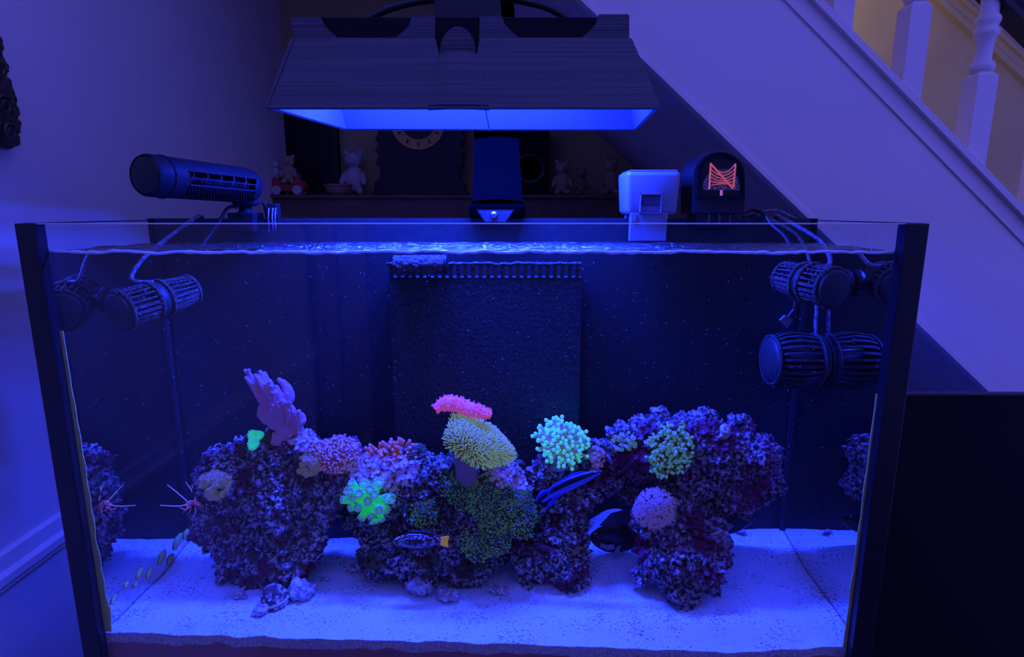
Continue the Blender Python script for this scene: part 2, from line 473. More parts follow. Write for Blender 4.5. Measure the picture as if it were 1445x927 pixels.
# ------------------------------------------------------------------ mantel shelf and the things on it
ZS = CAMZ + 0.059
shelf = thing('mantel_shelf', 'brown wooden mantel shelf in the dark alcove behind the tank', 'shelf', (-0.3, 2.38, ZS - 0.08))
MB().box((WX, 2.26, ZS - 0.012), (0.46, BY, ZS)).build('shelf_top', 'wood_mantel', shelf, bevel=0.002)
MB().box((WX, 2.28, ZS - 0.085), (0.44, BY, ZS - 0.012)).build('shelf_body', 'wood_mantel', shelf)
settle(shelf)
def shelf_pt(px): 
    p = atY(px, 268, 2.36); return Vector((p.x, 2.37, ZS))
# dark picture leaning on the wall
f = thing('framed_picture', 'black framed picture leaning behind the toy car on the shelf', 'picture', shelf_pt(436))
x0, x1 = atY(394, 200, 2.47).x, atY(478, 200, 2.47).x; zt = atY(430, 120, 2.47).z
MB().box((x0, 2.455, ZS), (x1, 2.475, zt)).build('picture_panel', 'black_gloss', f)
fr = MB(); w = 0.02
fr.box((x0, 2.445, ZS), (x0 + w, 2.48, zt)).box((x1 - w, 2.445, ZS), (x1, 2.48, zt)).box((x0, 2.445, ZS), (x1, 2.48, ZS + w)).box((x0, 2.445, zt - w), (x1, 2.48, zt))
fr.build('picture_frame', 'dark_frame', f); settle(f)
# toy car with a bear
p = shelf_pt(415); p.y = 2.31
t = thing('toy_car', 'small red toy car with white wheels at the end of the mantel', 'toy car', p)
s = mpp(p)
body = MB().prism([p + Vector((a * s, -0.025, b * s)) for a, b in [(-22, 5), (22, 5), (25, 12), (20, 20), (8, 21), (6, 14), (-8, 14), (-12, 22), (-20, 22), (-24, 14)]], (0, 0.05, 0)).build('car_body', 'red_paint', t, bevel=0.003)
for wx in (-14, 15):
    for yy in (-0.034, 0.026):
        wh = MB().lathe([(0, 6.3 * s), (0.008, 6.3 * s)], p + Vector((wx * s, yy, 6.5 * s)), (0, 1, 0), 20).build('wheel', 'porcelain', t)
MB().box(p + Vector((12 * s, -0.02, 20 * s)), p + Vector((15 * s, 0.02, 30 * s))).build('windscreen', 'pale_plastic', t)
settle(t)
def bear(px, y, zb, h, mat, label, name='teddy_bear', cat='toy', sit=True):
    q0 = atY(px, 270, y); q0.z = zb; q0.y = y
    e = thing(name, label, cat, q0)
    u = h
    MB().ball(q0 + Vector((0, 0, .36 * u)), .24 * u, 14, 9, (1, .85, 1.35)).build('torso', mat, e, True)
    hd = MB().ball(q0 + Vector((0, 0, .80 * u)), .19 * u, 14, 9, (1.1, 1, 1)).ball(q0 + Vector((0, -.16 * u, .76 * u)), .08 * u, 10, 6)
    hd.build('head', mat, e, True)
    for sx in (-1, 1):
        MB().ball(q0 + Vector((sx * .16 * u, 0, .96 * u)), .07 * u, 8, 6, (1, .6, 1)).build('ear', mat, e, True)
        MB().capsule(q0 + Vector((sx * .18 * u, -.02 * u, .52 * u)), q0 + Vector((sx * .26 * u, -.16 * u, .28 * u)), .07 * u, .075 * u, 8).build('arm', mat, e, True)
        MB().capsule(q0 + Vector((sx * .10 * u, 0, .12 * u)), q0 + Vector((sx * .16 * u, -.24 * u, .08 * u)), .09 * u, .09 * u, 8).build('leg', mat, e, True)
    settle(e)
bear(410, 2.31, ZS + 15 * s, 0.105, 'plush', 'tan teddy bear sitting in the red toy car')
bear(391, 2.318, ZS + 22 * s - .001, 0.065, 'porcelain', 'small pale teddy leaning behind the tan bear')
bear(501, 2.42, ZS + .0015, 0.17, 'porcelain', 'grey standing bear figurine in front of the clock')
bear(793, 2.36, ZS, 0.13, 'plush', 'dim brown bear figurine beside the dark speaker box')
bear(820, 2.33, ZS, 0.10, 'basket', 'small reddish bear figurine, shorter of the pair on the shelf')
bear(861, 2.36, ZS, 0.14, 'plush', 'dim bear figurine behind the white feeder box', )
# basket
p = shelf_pt(482); p.y = 2.318
b = thing('wicker_basket', 'low brown wicker basket at the foot of the bear figurine', 'basket', p)
MB().lathe([(0, .036), (.01, .045), (.036, .052), (.038, .049), (.012, .040)], p, (0, 0, 1), 24).build('bowl', 'basket', b, True)
MB().tube([p + Vector((.050 * math.cos(a), .050 * math.sin(a), .036)) for a in [i * math.pi / 12 for i in range(25)]], .005, 6).build('rim', 'basket', b, True)
settle(b)
# mantel clock
p = shelf_pt(592); p.y = 2.40; s = mpp(p)
ck = thing('mantel_clock', 'black scalloped mantel clock with a round brass dial', 'clock', p)
def cy(px, py): return atY(px, py, 2.36)
out = []
prof = [(528, 272), (528, 258), (536, 252), (536, 236), (530, 230), (534, 220), (529, 212), (534, 204), (529, 196), (534, 188), (530, 178), (536, 160), (545, 140), (592, 115)]
out = [cy(a, b) for a, b in prof] + [cy(1184 - a, b) for a, b in reversed(prof[:-1])]
for q in out: q.z = max(q.z, ZS)
MB().prism(out, (0, 0.09, 0)).build('clock_case', 'dark_frame', ck)
dc = cy(590, 172) ; R = 37 * s
MB().lathe([(0, R), (0.008, R), (0.010, R * .94), (0.006, R * .9)], dc, (0, -1, 0), 40).build('dial_ring', 'brass', ck, True)
MB().lathe([(0, R * .62), (0.009, R * .62)], dc, (0, -1, 0), 32).build('dial_centre', 'dark_frame', ck)
for i in range(12):
    a = i * math.pi / 6; dv = Vector((math.cos(a), 0, math.sin(a))); tv = Vector((-dv.z, 0, dv.x))
    MB().prism([dc + Vector((0, -.012, 0)) + dv * R * r0 + tv * w0 for r0, w0 in ((.72, -.0025), (.72, .0025), (.86, .0035), (.86, -.0035))], (0, -.001, 0)).build('hour_mark', 'dark_frame', ck)
bs = MB().box((cy(524, 270).x, 2.35, ZS), (cy(660, 270).x, 2.46, ZS + 0.016)).build('plinth', 'dark_frame', ck, bevel=0.004)
settle(ck)
# dark box right of the lamp arm
p = shelf_pt(752)
sb = thing('speaker_box', 'black upright box with a tiny light beside the lamp arm', 'speaker', p)
x0, x1 = atY(722, 230, 2.36).x, atY(775, 230, 2.36).x
MB().box((x0, 2.36, ZS), (x1, 2.46, ZS + 0.25)).build('cabinet', 'black_matte', sb, bevel=0.004)
pl = atY(766, 245, 2.358)
MB().lathe([(0, .005), (.003, .0045)], pl, (0, -1, 0), 12).build('indicator', 'pale_plastic', sb)
MB().lathe([(0, .06), (.004, .058), (.001, .05), (-.004, .02)], Vector(((x0 + x1) / 2, 2.36, ZS + .10)), (0, -1, 0), 28).build('driver_cone', 'black_plastic', sb, True)
settle(sb)

# ================================================================== THE TANK
XL, XR = -0.652, 0.547
YF, YB = 0.79, 1.09
G = 0.012
ZR = CAMZ - 0.0172
ZW = CAMZ - 0.0548
ZB = CAMZ - 0.73
tank = thing('aquarium', 'large rimless glass aquarium with black front corner strips', 'aquarium', ((XL + XR) / 2, (YF + YB) / 2, ZB))
MB().box((XL + .004, YF, ZB), (XR - .004, YF + G, ZR)).build('front_pane', 'pane_glass', tank)
MB().box((XL, YF + G, ZB + G), (XL + G, YB - G, ZR)).build('side_pane', 'pane_glass', tank)
MB().box((XR - G, YF + G, ZB + G), (XR, YB - G, ZR)).build('side_pane', 'pane_glass', tank)
tag(MB().box((XL, YB - G, ZB + G), (XR, YB, ZR + 0.004)).build('back_pane', 'back_black', tank), 'black back pane', None)
MB().box((XL, YF + G, ZB), (XR, YB, ZB + G)).build('bottom_pane', 'tank_black', tank)
for xa, xb in ((XL, XL + 0.027), (XR - 0.0305, XR)):
    tag(MB().box((xa, YF - 0.002, ZB), (xb, YF + G + 0.004, ZR + 0.001)).build('corner_strip', 'tank_black', tank, bevel=0.0012), 'black front corner strip', None)
MB().box((XL + 0.027, YF, ZR), (XR - 0.0305, YF + G, ZR + 0.0012)).build('polished_edge', 'edge_frost', tank)
for xa in (XL, XR - G):
    MB().box((xa, YF + G, ZR), (xa + G, YB, ZR + 0.0015)).build('side_edge', 'tank_black', tank)
# silicone in the back corners
for xa in (XL + G, XR - G - 0.006):
    MB().box((xa, YB - G - 0.008, ZB + G), (xa + 0.006, YB - G, ZW - 0.02)).build('silicone_seam', 'seam', tank)
# overflow box with a toothed weir at the back
ox0, ox1 = atY(553, 500, 1.045).x, atY(819, 500, 1.045).x
oz = atY(680, 392, 1.045).z
ov = MB().box((ox0, 1.045, ZB + G), (ox1, YB - G, oz)).build('overflow_box', 'overflow_black', tank)
wz = atY(680, 372, 1.045).z
me_ = MB()
nt_ = 26
for i in range(nt_):
    xa = ox0 + (ox1 - ox0) * i / nt_
    me_.box((xa + .001, 1.0452, oz - .002), (xa + (ox1 - ox0) / nt_ * .62, 1.0492, wz + 0.004 * noise.noise((i * .7, 0, 0))))
me_.build('weir_teeth', 'encrusted', ov)
mm = MB()
for i in range(60):
    xa = ox0 + (ox1 - ox0) * i / 60
    mm.ball((xa, 1.044, wz + .004 * noise.noise((i * .31, 3, 0))), .0028 + .002 * random.random(), 6, 4, (1.4, .8, .8))
mm.build('weir_crust', 'encrusted', ov, True)
# algae along the front corner seams
def seam_algae(x, side, zlo, zhi, wmax, seed):
    m = MB(); rnd = random.Random(seed); nseg = 60
    vs = []
    for i in range(nseg + 1):
        z = zlo + (zhi - zlo) * i / nseg
        w = wmax * (0.35 + 0.65 * (1 - i / nseg) ** 1.2) * (0.75 + 0.5 * noise.noise((z * 25, seed, 0))) + 0.0012
        y = YF + G + 0.0008
        vs += [(x, y, z), (x + side * w, y, z), (x + side * w, y + .0016, z), (x, y + .0016, z)]
    fs = []
    for i in range(nseg):
        b = i * 4
        for k in range(4): fs.append((b + k, b + (k + 1) % 4, b + 4 + (k + 1) % 4, b + 4 + k))
    m.add(vs, fs + [(0, 1, 2, 3), (nseg * 4 + 3, nseg * 4 + 2, nseg * 4 + 1, nseg * 4)])
    tag(m.build('algae_film', 'algae_olive', tank), 'olive algae along the corner seam', None)
seam_algae(XL + .0265, 1, atY(150, 892, YF + G).z, atY(90, 470, YF).z, .014, 3)
seam_algae(XR - .030, -1, atY(1200, 915, YF + G).z, atY(1250, 560, YF).z, .006, 9)
settle(tank)
# the water body, one closed body with a rippled top
IX0, IX1, IY0, IY1 = XL + G + .0006, XR - G - .0006, YF + G + .0006, YB - G - .0006
nx, ny = 200, 50
vs = []; fs = []; mi = []
def wz_(x, y):
    e = min(1.0, (y - IY0) / 0.05)
    rip = 0.0022 * noise.noise((x * 26, y * 34, 1.3)) + 0.0014 * noise.noise((x * 70, y * 80, 4.1))
    return ZW + rip
for j in range(ny + 1):
    for i in range(nx + 1):
        x = IX0 + (IX1 - IX0) * i / nx; y = IY0 + (IY1 - IY0) * j / ny
        vs.append((x, y, wz_(x, y)))
for j in range(ny):
    for i in range(nx):
        a = j * (nx + 1) + i; fs.append((a, a + 1, a + nx + 2, a + nx + 1)); mi.append(1)
zb0 = ZB + G + .0005
nb = len(vs)
vs += [(vs[i][0], IY0, zb0) for i in range(nx + 1)]                              # front bottom row
nbk = len(vs)
vs += [(vs[i][0], IY1, zb0) for i in range(nx + 1)]                              # back bottom row
top_back = ny * (nx + 1)
for i in range(nx):
    fs.append((nb + i, nb + i + 1, i + 1, i)); mi.append(0)
    fs.append((nbk + i + 1, nbk + i, top_back + i, top_back + i + 1)); mi.append(0)
fs.append(tuple([nb] + [j * (nx + 1) for j in range(ny + 1)] + [nbk])); mi.append(2)
fs.append(tuple([nbk + nx] + [j * (nx + 1) + nx for j in range(ny, -1, -1)] + [nb + nx])); mi.append(2)
fs.append(tuple([nb + i for i in range(nx, -1, -1)] + [nbk + i for i in range(nx + 1)])); mi.append(0)
me = bpy.data.meshes.new('water'); me.from_pydata(vs, [], fs); me.update()
for k in ('water_front', 'water_top', 'water_side'): me.materials.append(MATS[k])
me.polygons.foreach_set('material_index', mi)
me.polygons.foreach_set('use_smooth', [q == 1 for q in mi])
wat = bpy.data.objects.new('water', me); COL.objects.link(wat)
tag(wat, 'clear water with a rippled surface filling the tank', 'water', kind='stuff')
# bright wavy line where the surface climbs the front pane
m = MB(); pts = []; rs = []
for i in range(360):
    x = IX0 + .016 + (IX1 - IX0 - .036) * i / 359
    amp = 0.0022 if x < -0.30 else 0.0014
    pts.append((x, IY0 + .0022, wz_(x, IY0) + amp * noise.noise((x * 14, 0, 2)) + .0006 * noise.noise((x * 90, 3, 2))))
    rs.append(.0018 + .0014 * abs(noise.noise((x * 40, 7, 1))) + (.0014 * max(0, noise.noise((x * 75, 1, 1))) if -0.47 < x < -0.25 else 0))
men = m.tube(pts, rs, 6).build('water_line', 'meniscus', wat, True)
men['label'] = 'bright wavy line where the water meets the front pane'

# ================================================================== SAND
def sand_material():
    m, nt, out = new_mat('sand')
    b = N(nt, 'ShaderNodeBsdfPrincipled'); b.inputs['Roughness'].default_value = 0.9; b.inputs['Specular IOR Level'].default_value = 0.15
    g = N(nt, 'ShaderNodeNewGeometry')
    n1 = N(nt, 'ShaderNodeTexNoise'); n1.inputs['Scale'].default_value = 420; n1.inputs['Detail'].default_value = 2
    st = N(nt, 'ShaderNodeVectorMath', operation='MULTIPLY'); st.inputs[1].default_value = (0.55, 1.0, 1.0)
    nt.links.new(g.outputs['Position'], st.inputs[0]); nt.links.new(st.outputs[0], n1.inputs['Vector'])
    n2 = N(nt, 'ShaderNodeTexNoise'); n2.inputs['Scale'].default_value = 18; n2.inputs['Detail'].default_value = 3
    nt.links.new(g.outputs['Position'], n2.inputs['Vector'])
    th = N(nt, 'ShaderNodeMapRange'); th.inputs[1].default_value = 0.35; th.inputs[2].default_value = 0.65
    th.inputs[3].default_value = 0.30; th.inputs[4].default_value = 0.43
    nt.links.new(n2.outputs[0], th.inputs[0])
    lt = N(nt, 'ShaderNodeMath', operation='LESS_THAN'); nt.links.new(n1.outputs[0], lt.inputs[0]); nt.links.new(th.outputs[0], lt.inputs[1])
    mx = N(nt, 'ShaderNodeMix', data_type='RGBA'); nt.links.new(lt.outputs[0], mx.inputs['Factor'])
    mx.inputs['A'].default_value = (0.72, 0.74, 0.76, 1); mx.inputs['B'].default_value = (0.24, 0.21, 0.20, 1)
    nt.links.new(mx.outputs['Result'], b.inputs['Base Color'])
    bz = N(nt, 'ShaderNodeTexNoise'); bz.inputs['Scale'].default_value = 420; bz.inputs['Detail'].default_value = 3
    nt.links.new(g.outputs['Position'], bz.inputs['Vector'])
    bp = N(nt, 'ShaderNodeBump'); bp.inputs['Strength'].default_value = 0.5; bp.inputs['Distance'].default_value = 0.004
    nt.links.new(bz.outputs[0], bp.inputs['Height']); nt.links.new(bp.outputs[0], b.inputs['Normal'])
    nt.links.new(b.outputs[0], out.inputs[0])
sand_material()
pbr('sand_section', (0.70, 0.64, 0.60), 0.9, (0.40, 0.34, 0.34), 240, spec=0.2)
pbr('sand_deep', (0.50, 0.16, 0.12), 0.9, (0.34, 0.20, 0.20), 200, spec=0.2)

def smooth(a, b, t):
    t = max(0.0, min(1.0, (t - a) / (b - a))); return t * t * (3 - 2 * t)
def front_lip(x):
    pts = [(-.64, -.634), (-.35, -.646), (0, -.655), (.33, -.672), (.46, -.664), (.54, -.656)]
    for (a, za), (b, zb) in zip(pts, pts[1:]):
        if x <= b: return za + (zb - za) * (x - a) / (b - a)
    return pts[-1][1]
def sand_z(x, y):
    t = (y - IY0) / (IY1 - IY0)
    base = -.650 + .020 * smooth(.10, .52, x) * t ** 1.3 + .060 * math.exp(-((x - .20) / .07) ** 2 - ((t - 1) / .15) ** 2) - .004 * smooth(-.35, -.62, x) * t + .012 * smooth(.6, 1, t)
    lip = front_lip(x)
    w = smooth(0, .18, t)
    z = lip * (1 - w) + base * w
    z += .0035 * noise.noise((x * 9, y * 11, 0)) + .0016 * noise.noise((x * 32, y * 36, 5)) + .0007 * noise.noise((x * 120, y * 130, 9))
    if t < .06: z += .003 * noise.noise((x * 30, 0, 8))
    return CAMZ + z
nx, ny = 420, 120
vs = []; fs = []; mi = []
SX0, SX1, SY0, SY1 = IX0 + .0008, IX1 - .0008, IY0 + .0008, IY1 - .0008
for j in range(ny + 1):
    for i in range(nx + 1):
        x = SX0 + (SX1 - SX0) * i / nx; y = SY0 + (SY1 - SY0) * j / ny
        vs.append((x, y, sand_z(x, y)))
for j in range(ny):
    for i in range(nx):
        a = j * (nx + 1) + i; fs.append((a, a + 1, a + nx + 2, a + nx + 1)); mi.append(0)
zb0 = ZB + G + .001
nm = len(vs); vs += [(vs[i][0], SY0, vs[i][2] - .017 - .007 * noise.noise((vs[i][0] * 12, 2, 0)) - .004 * noise.noise((vs[i][0] * 45, 5, 0))) for i in range(nx + 1)]
nb = len(vs); vs += [(vs[i][0], SY0, zb0) for i in range(nx + 1)]
nk = len(vs); tb = ny * (nx + 1); vs += [(vs[tb + i][0], SY1, zb0) for i in range(nx + 1)]
for i in range(nx):
    fs.append((nm + i, nm + i + 1, i + 1, i)); mi.append(1)
    fs.append((nb + i, nb + i + 1, nm + i + 1, nm + i)); mi.append(2)
    fs.append((nk + i + 1, nk + i, tb + i, tb + i + 1)); mi.append(1)
fs.append(tuple([nb, nm] + [j * (nx + 1) for j in range(ny + 1)] + [nk])); mi.append(1)
fs.append(tuple([nk + nx] + [j * (nx + 1) + nx for j in range(ny, -1, -1)] + [nm + nx, nb + nx])); mi.append(1)
fs.append(tuple([nb + i for i in range(nx, -1, -1)] + [nk + i for i in range(nx + 1)])); mi.append(1)
me = bpy.data.meshes.new('sand'); me.from_pydata(vs, [], fs); me.update()
me.materials.append(MATS['sand']); me.materials.append(MATS['sand_section']); me.materials.append(MATS['sand_deep'])
me.polygons.foreach_set('material_index', mi); me.polygons.foreach_set('use_smooth', [q == 0 for q in mi])
sand = bpy.data.objects.new('sand', me); COL.objects.link(sand)
tag(sand, 'pale fine sand bed covering the tank floor', 'sand', kind='stuff')

# ================================================================== LIVE ROCK
pbr('rock_a', (0.09, 0.07, 0.065), 0.95, (0.80, 0.68, 0.62), 150, 1.0, 230, detail=7, thr=(0.45, 0.60), col3=(0.22, 0.07, 0.09), scale3=26, spec=0.15)
pbr('rock_b', (0.09, 0.07, 0.065), 0.95, (0.80, 0.68, 0.60), 160, 1.0, 230, detail=7, thr=(0.46, 0.61), col3=(0.16, 0.13, 0.07), scale3=22, spec=0.15)
pbr('rock_c', (0.075, 0.05, 0.055), 0.95, (0.72, 0.54, 0.52), 140, 1.0, 220, detail=7, thr=(0.43, 0.62), col3=(0.26, 0.05, 0.10), scale3=18, spec=0.15)
pbr('rubble_stone', (0.34, 0.28, 0.26), 0.95, (0.78, 0.70, 0.66), 130, 0.8, 220, detail=6, thr=(0.36, 0.58), spec=0.15)
ROCKS = []
def rock_disp(seed, amp=1.0):
    o = Vector((seed * 3.7, seed * 1.9, seed * 5.3))
    def f(p):
        q = p + o
        a = 0.019 * noise.noise(q * 19)
        b = 0.022 * (abs(noise.noise(q * 46)) - 0.22)
        c = 0.0085 * (abs(noise.noise(q * 105)) - 0.2) * 1.6
        d, _ = noise.voronoi(q * 80)
        e = -0.013 * (max(0.0, 0.45 - d[0]) / 0.45) ** 1.3           # small pits
        h = 0.0052 * noise.noise(q * 230) + 0.0028 * noise.noise(q * 430)
        return amp * (a + b + c + e + h)
    return f
def rock(label, blobs, mat, seed, voxel=0.0021, name='live_rock', amp=1.0, group=None, ys=0.78):
    m = MB(); zmin = 9; cx = []
    for (px, py, Y, r) in blobs:
        p = atY(px, py, Y); rr = r * mpp(p)
        m.ball(p, rr, 18, 12, (1, ys, 1)); cx.append(p)
    me = remesh(m, voxel, 3)
    displace(me, rock_disp(seed, amp))
    c = sum(cx, Vector()) / len(cx)
    lo = min(v.co.z for v in me.vertices)
    me.transform(Matrix.Translation(-Vector((c.x, c.y, lo))))
    o = link(name, me, mat, None, True)
    o.location = (c.x, c.y, lo)
    tag(o, label, 'rock', group)
    ROCKS.append(o)
    return o
rock('large pitted rock on the sand carrying the purple finger coral',
     [(335, 655, .985, 34), (310, 690, .985, 34), (320, 740, .98, 42), (350, 700, .975, 48), (390, 650, .985, 42), (395, 700, .97, 52), (365, 760, .965, 48), (330, 780, .97, 32),
      (375, 800, .955, 34), (405, 785, .955, 38), (425, 740, .97, 30), (350, 640, .99, 30), (420, 640, .99, 34), (300, 660, .99, 22), (430, 770, .955, 20), (345, 805, .955, 20),
      (450, 650, .99, 36), (480, 650, .99, 32), (455, 690, .98, 34), (485, 680, .98, 28), (440, 715, .99, 26), (470, 715, 1.01, 24)], 'rock_a', 1)
rock('middle rock covered in green mushroom corals and purple star polyps',
     [(520, 690, .99, 36), (545, 670, .99, 38), (580, 665, .99, 34), (515, 740, .98, 28), (550, 730, .975, 42), (600, 700, .975, 48), (640, 690, .975, 48), (690, 680, .98, 40), (725, 695, .985, 26),
      (680, 730, .965, 54), (720, 725, .965, 30), (620, 760, .96, 50), (560, 780, .96, 36), (600, 800, .96, 30), (660, 790, .965, 42), (695, 780, .975, 30), (530, 770, .965, 26), (640, 665, .99, 26), (708, 660, .99, 22), (530, 800, .95, 18)], 'rock_b', 2)
rock('rock leaning between the mushroom corals and the blue striped wrasse',
     [(775, 680, .99, 34), (800, 665, .99, 30), (830, 650, .995, 28), (850, 672, .99, 22), (810, 700, .98, 32), (775, 715, .985, 32), (838, 694, .985, 16), (755, 700, 1.0, 24), (868, 684, .99, 17), (886, 696, .985, 15), (838, 632, 1.0, 16),
      (785, 760, .975, 34), (765, 795, .96, 34), (800, 800, .955, 34), (745, 780, .97, 24), (815, 778, .975, 16), (745, 815, .95, 16), (790, 745, .985, 34)], 'rock_a', 3)
rock('large rounded rock resting high above the others, with the frogspawn coral',
     [(880, 630, .985, 30), (920, 625, .975, 40), (965, 630, .97, 46), (1010, 640, .965, 50), (1050, 655, .97, 46), (985, 670, .965, 42), (1030, 690, .965, 42), (1070, 680, .975, 34), (940, 605, .98, 26), (990, 605, .98, 28), (875, 650, .985, 22), (900, 660, .985, 24), (1085, 640, .985, 16), (945, 660, .98, 30), (930, 585, .985, 10), (1040, 606, .985, 22), (1075, 640, .985, 24), (960, 590, .985, 14)], 'rock_c', 4, amp=.72)
rock('upright rock on the sand under the lilac polyp coral, tip pointing down',
     [(917, 726, .945, 24), (930, 740, .935, 36), (965, 735, .935, 36), (990, 760, .93, 38), (960, 790, .915, 42), (990, 805, .905, 34), (970, 835, .89, 24), (930, 780, .925, 28), (914, 770, .94, 20), (1008, 790, .92, 26), (985, 720, .95, 22), (915, 805, .925, 16), (940, 705, .96, 22)], 'rock_c', 5, amp=.85)
# small rubble
def rubble(px, py, r, label, seed, sq=1.0):
    z = CAMZ - .648; p = atZ(px, py + r * .4, z)
    z = sand_z(p.x, min(p.y, IY1 - .01)); p = atZ(px, py + r * .4, z)
    m = MB(); rr = r * mpp(p); rnd = random.Random(seed)
    m.ball(p + Vector((0, 0, rr * .45 * sq)), rr * .75, 14, 9, (1.1, .8, .75 * sq))
    for i in range(4):
        a = rnd.random() * 6.28
        m.ball(p + Vector((math.cos(a) * rr * .4, math.sin(a) * rr * .25, rr * .38 * sq)), rr * .5, 12, 8, (1, .8, .85 * sq))
    me = remesh(m, 0.0022, 1); displace(me, rock_disp(seed + 20, .6))
    lo = min(v.co.z for v in me.vertices)
    me.transform(Matrix.Translation(-Vector((p.x, p.y, lo))))
    o = link('rubble_rock', me, 'rubble_stone', None, True); o.location = (p.x, p.y, z - rr * .12)
    tag(o, label, 'rock', 'rubble pieces on the sand'); ROCKS.append(o)
rubble(592, 828, 21, 'rounded rubble stone below the spotted fish, left of the flat ring stone', 11)
rubble(633, 840, 18, 'flat ring shaped stone half sunk in the sand', 12, .45)
rubble(703, 829, 17, 'small flat stone between the middle rock and the leaning rock', 13, .55)
rubble(430, 834, 19, 'sandy rubble stone beside the banded shell', 14, .8)
rubble(366, 862, 15, 'pale rubble stone in front of the banded shell', 15, .8)
rubble(338, 838, 14, 'small rubble stone left of the banded shell', 16, .6)
rubble(500, 800, 15, 'low rubble stone left of the middle rock', 17, .6)
rubble(458, 815, 12, 'little rubble stone right of the sandy rubble by the shell', 18, .5)
rubble(1047, 749, 10, 'tiny pebble on the raised sand at the back corner', 19, .6)

bpy.context.view_layer.update()
def bvh_of(objs):
    V = []; F = []
    for o in objs:
        b = len(V); mw = o.matrix_world
        V += [mw @ v.co for v in o.data.vertices]
        F += [tuple(b + i for i in p.vertices) for p in o.data.polygons]
    return BVHTree.FromPolygons(V, F)
RB = bvh_of(ROCKS)
def hit(px, py, Y=0.98):
    r = ray(px, py).normalized()
    h = RB.ray_cast(CAM, r)
    if h[0] is None: 
        return atY(px, py, Y), -r
    n = h[1] if h[1].dot(r) < 0 else -h[1]
    return h[0], n.normalized()

# ================================================================== CORALS (many of them fluoresce under the blue lamp)
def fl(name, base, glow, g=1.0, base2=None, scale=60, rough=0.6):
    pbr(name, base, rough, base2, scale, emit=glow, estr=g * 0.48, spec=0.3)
fl('leather_purple', (0.36, 0.22, 0.34), (0.050, 0.018, 0.06), 0.9, (0.30, 0.17, 0.28), 50, 0.7)
fl('candy_teal', (0.10, 0.85, 0.45), (0.02, 0.40, 0.27), 1.1, (0.08, 0.6, 0.4), 200)
fl('candy_groove', (0.05, 0.35, 0.3), (0.01, 0.12, 0.09), 0.8)
fl('branch_green', (0.06, 0.70, 0.16), (0.008, 0.36, 0.10), 1.1, (0.08, 0.5, 0.2), 80)
fl('disc_blue', (0.30, 0.55, 0.50), (0.04, 0.12, 0.15), 1.0, (0.12, 0.25, 0.30), 420)
fl('star_lilac', (0.50, 0.42, 0.52), (0.05, 0.03, 0.10), 1.0)
fl('star_mat', (0.16, 0.07, 0.10), (0.012, 0.004, 0.012), 0.8)
fl('lilac_polyp', (0.36, 0.26, 0.40), (0.05, 0.036, 0.17), 1.1, (0.25, 0.16, 0.30), 300)
fl('orange_tentacle', (0.36, 0.11, 0.09), (0.12, 0.022, 0.02), 1.0, (0.42, 0.1, 0.08), 60)
fl('orange_tip', (0.45, 0.26, 0.28), (0.17, 0.06, 0.075), 1.0)
fl('mound_red', (0.34, 0.12, 0.12), (0.055, 0.010, 0.014), 1.0, (0.22, 0.09, 0.10), 40)
fl('mound_dot', (0.50, 0.40, 0.52), (0.08, 0.05, 0.12), 1.0)
fl('toad_cap', (0.18, 0.13, 0.05), (0.035, 0.025, 0.008), 1.0, (0.12, 0.08, 0.05), 60)
fl('toad_tentacle', (0.30, 0.38, 0.22), (0.13, 0.25, 0.17), 1.15, (0.28, 0.24, 0.20), 40)
fl('toad_stalk', (0.24, 0.16, 0.22), (0.012, 0.008, 0.02), 1.0)
fl('torch_arm', (0.24, 0.30, 0.28), (0.06, 0.10, 0.12), 1.0)
fl('torch_tip', (0.20, 0.80, 0.50), (0.06, 0.50, 0.26), 1.1)
fl('frog_arm', (0.16, 0.19, 0.09), (0.018, 0.03, 0.018), 1.0)
fl('frog_tip', (0.24, 0.46, 0.30), (0.04, 0.13, 0.11), 1.1)
fl('mushroom_disc', (0.035, 0.05, 0.035), (0.002, 0.005, 0.003), 1.0, (0.05, 0.035, 0.03), 70)
fl('mushroom_dot', (0.14, 0.24, 0.12), (0.022, 0.070, 0.045), 1.1, (0.12, 0.14, 0.10), 60)
fl('zoa_green', (0.22, 0.26, 0.12), (0.035, 0.055, 0.05), 1.2, (0.26, 0.14, 0.2), 90)
fl('zoa_pink', (0.30, 0.20, 0.25), (0.07, 0.04, 0.10), 1.2, (0.18, 0.2, 0.1), 90)
fl('cucumber_pink', (0.75, 0.20, 0.35), (0.42, 0.055, 0.24), 1.1, (0.5, 0.14, 0.24), 90)
fl('plug_grey', (0.45, 0.42, 0.40), (0.0, 0.0, 0.0), 0.0)

def P(px, py, Y): return atY(px, py, Y)
def stuff(o):
    o['kind'] = 'stuff'; return o

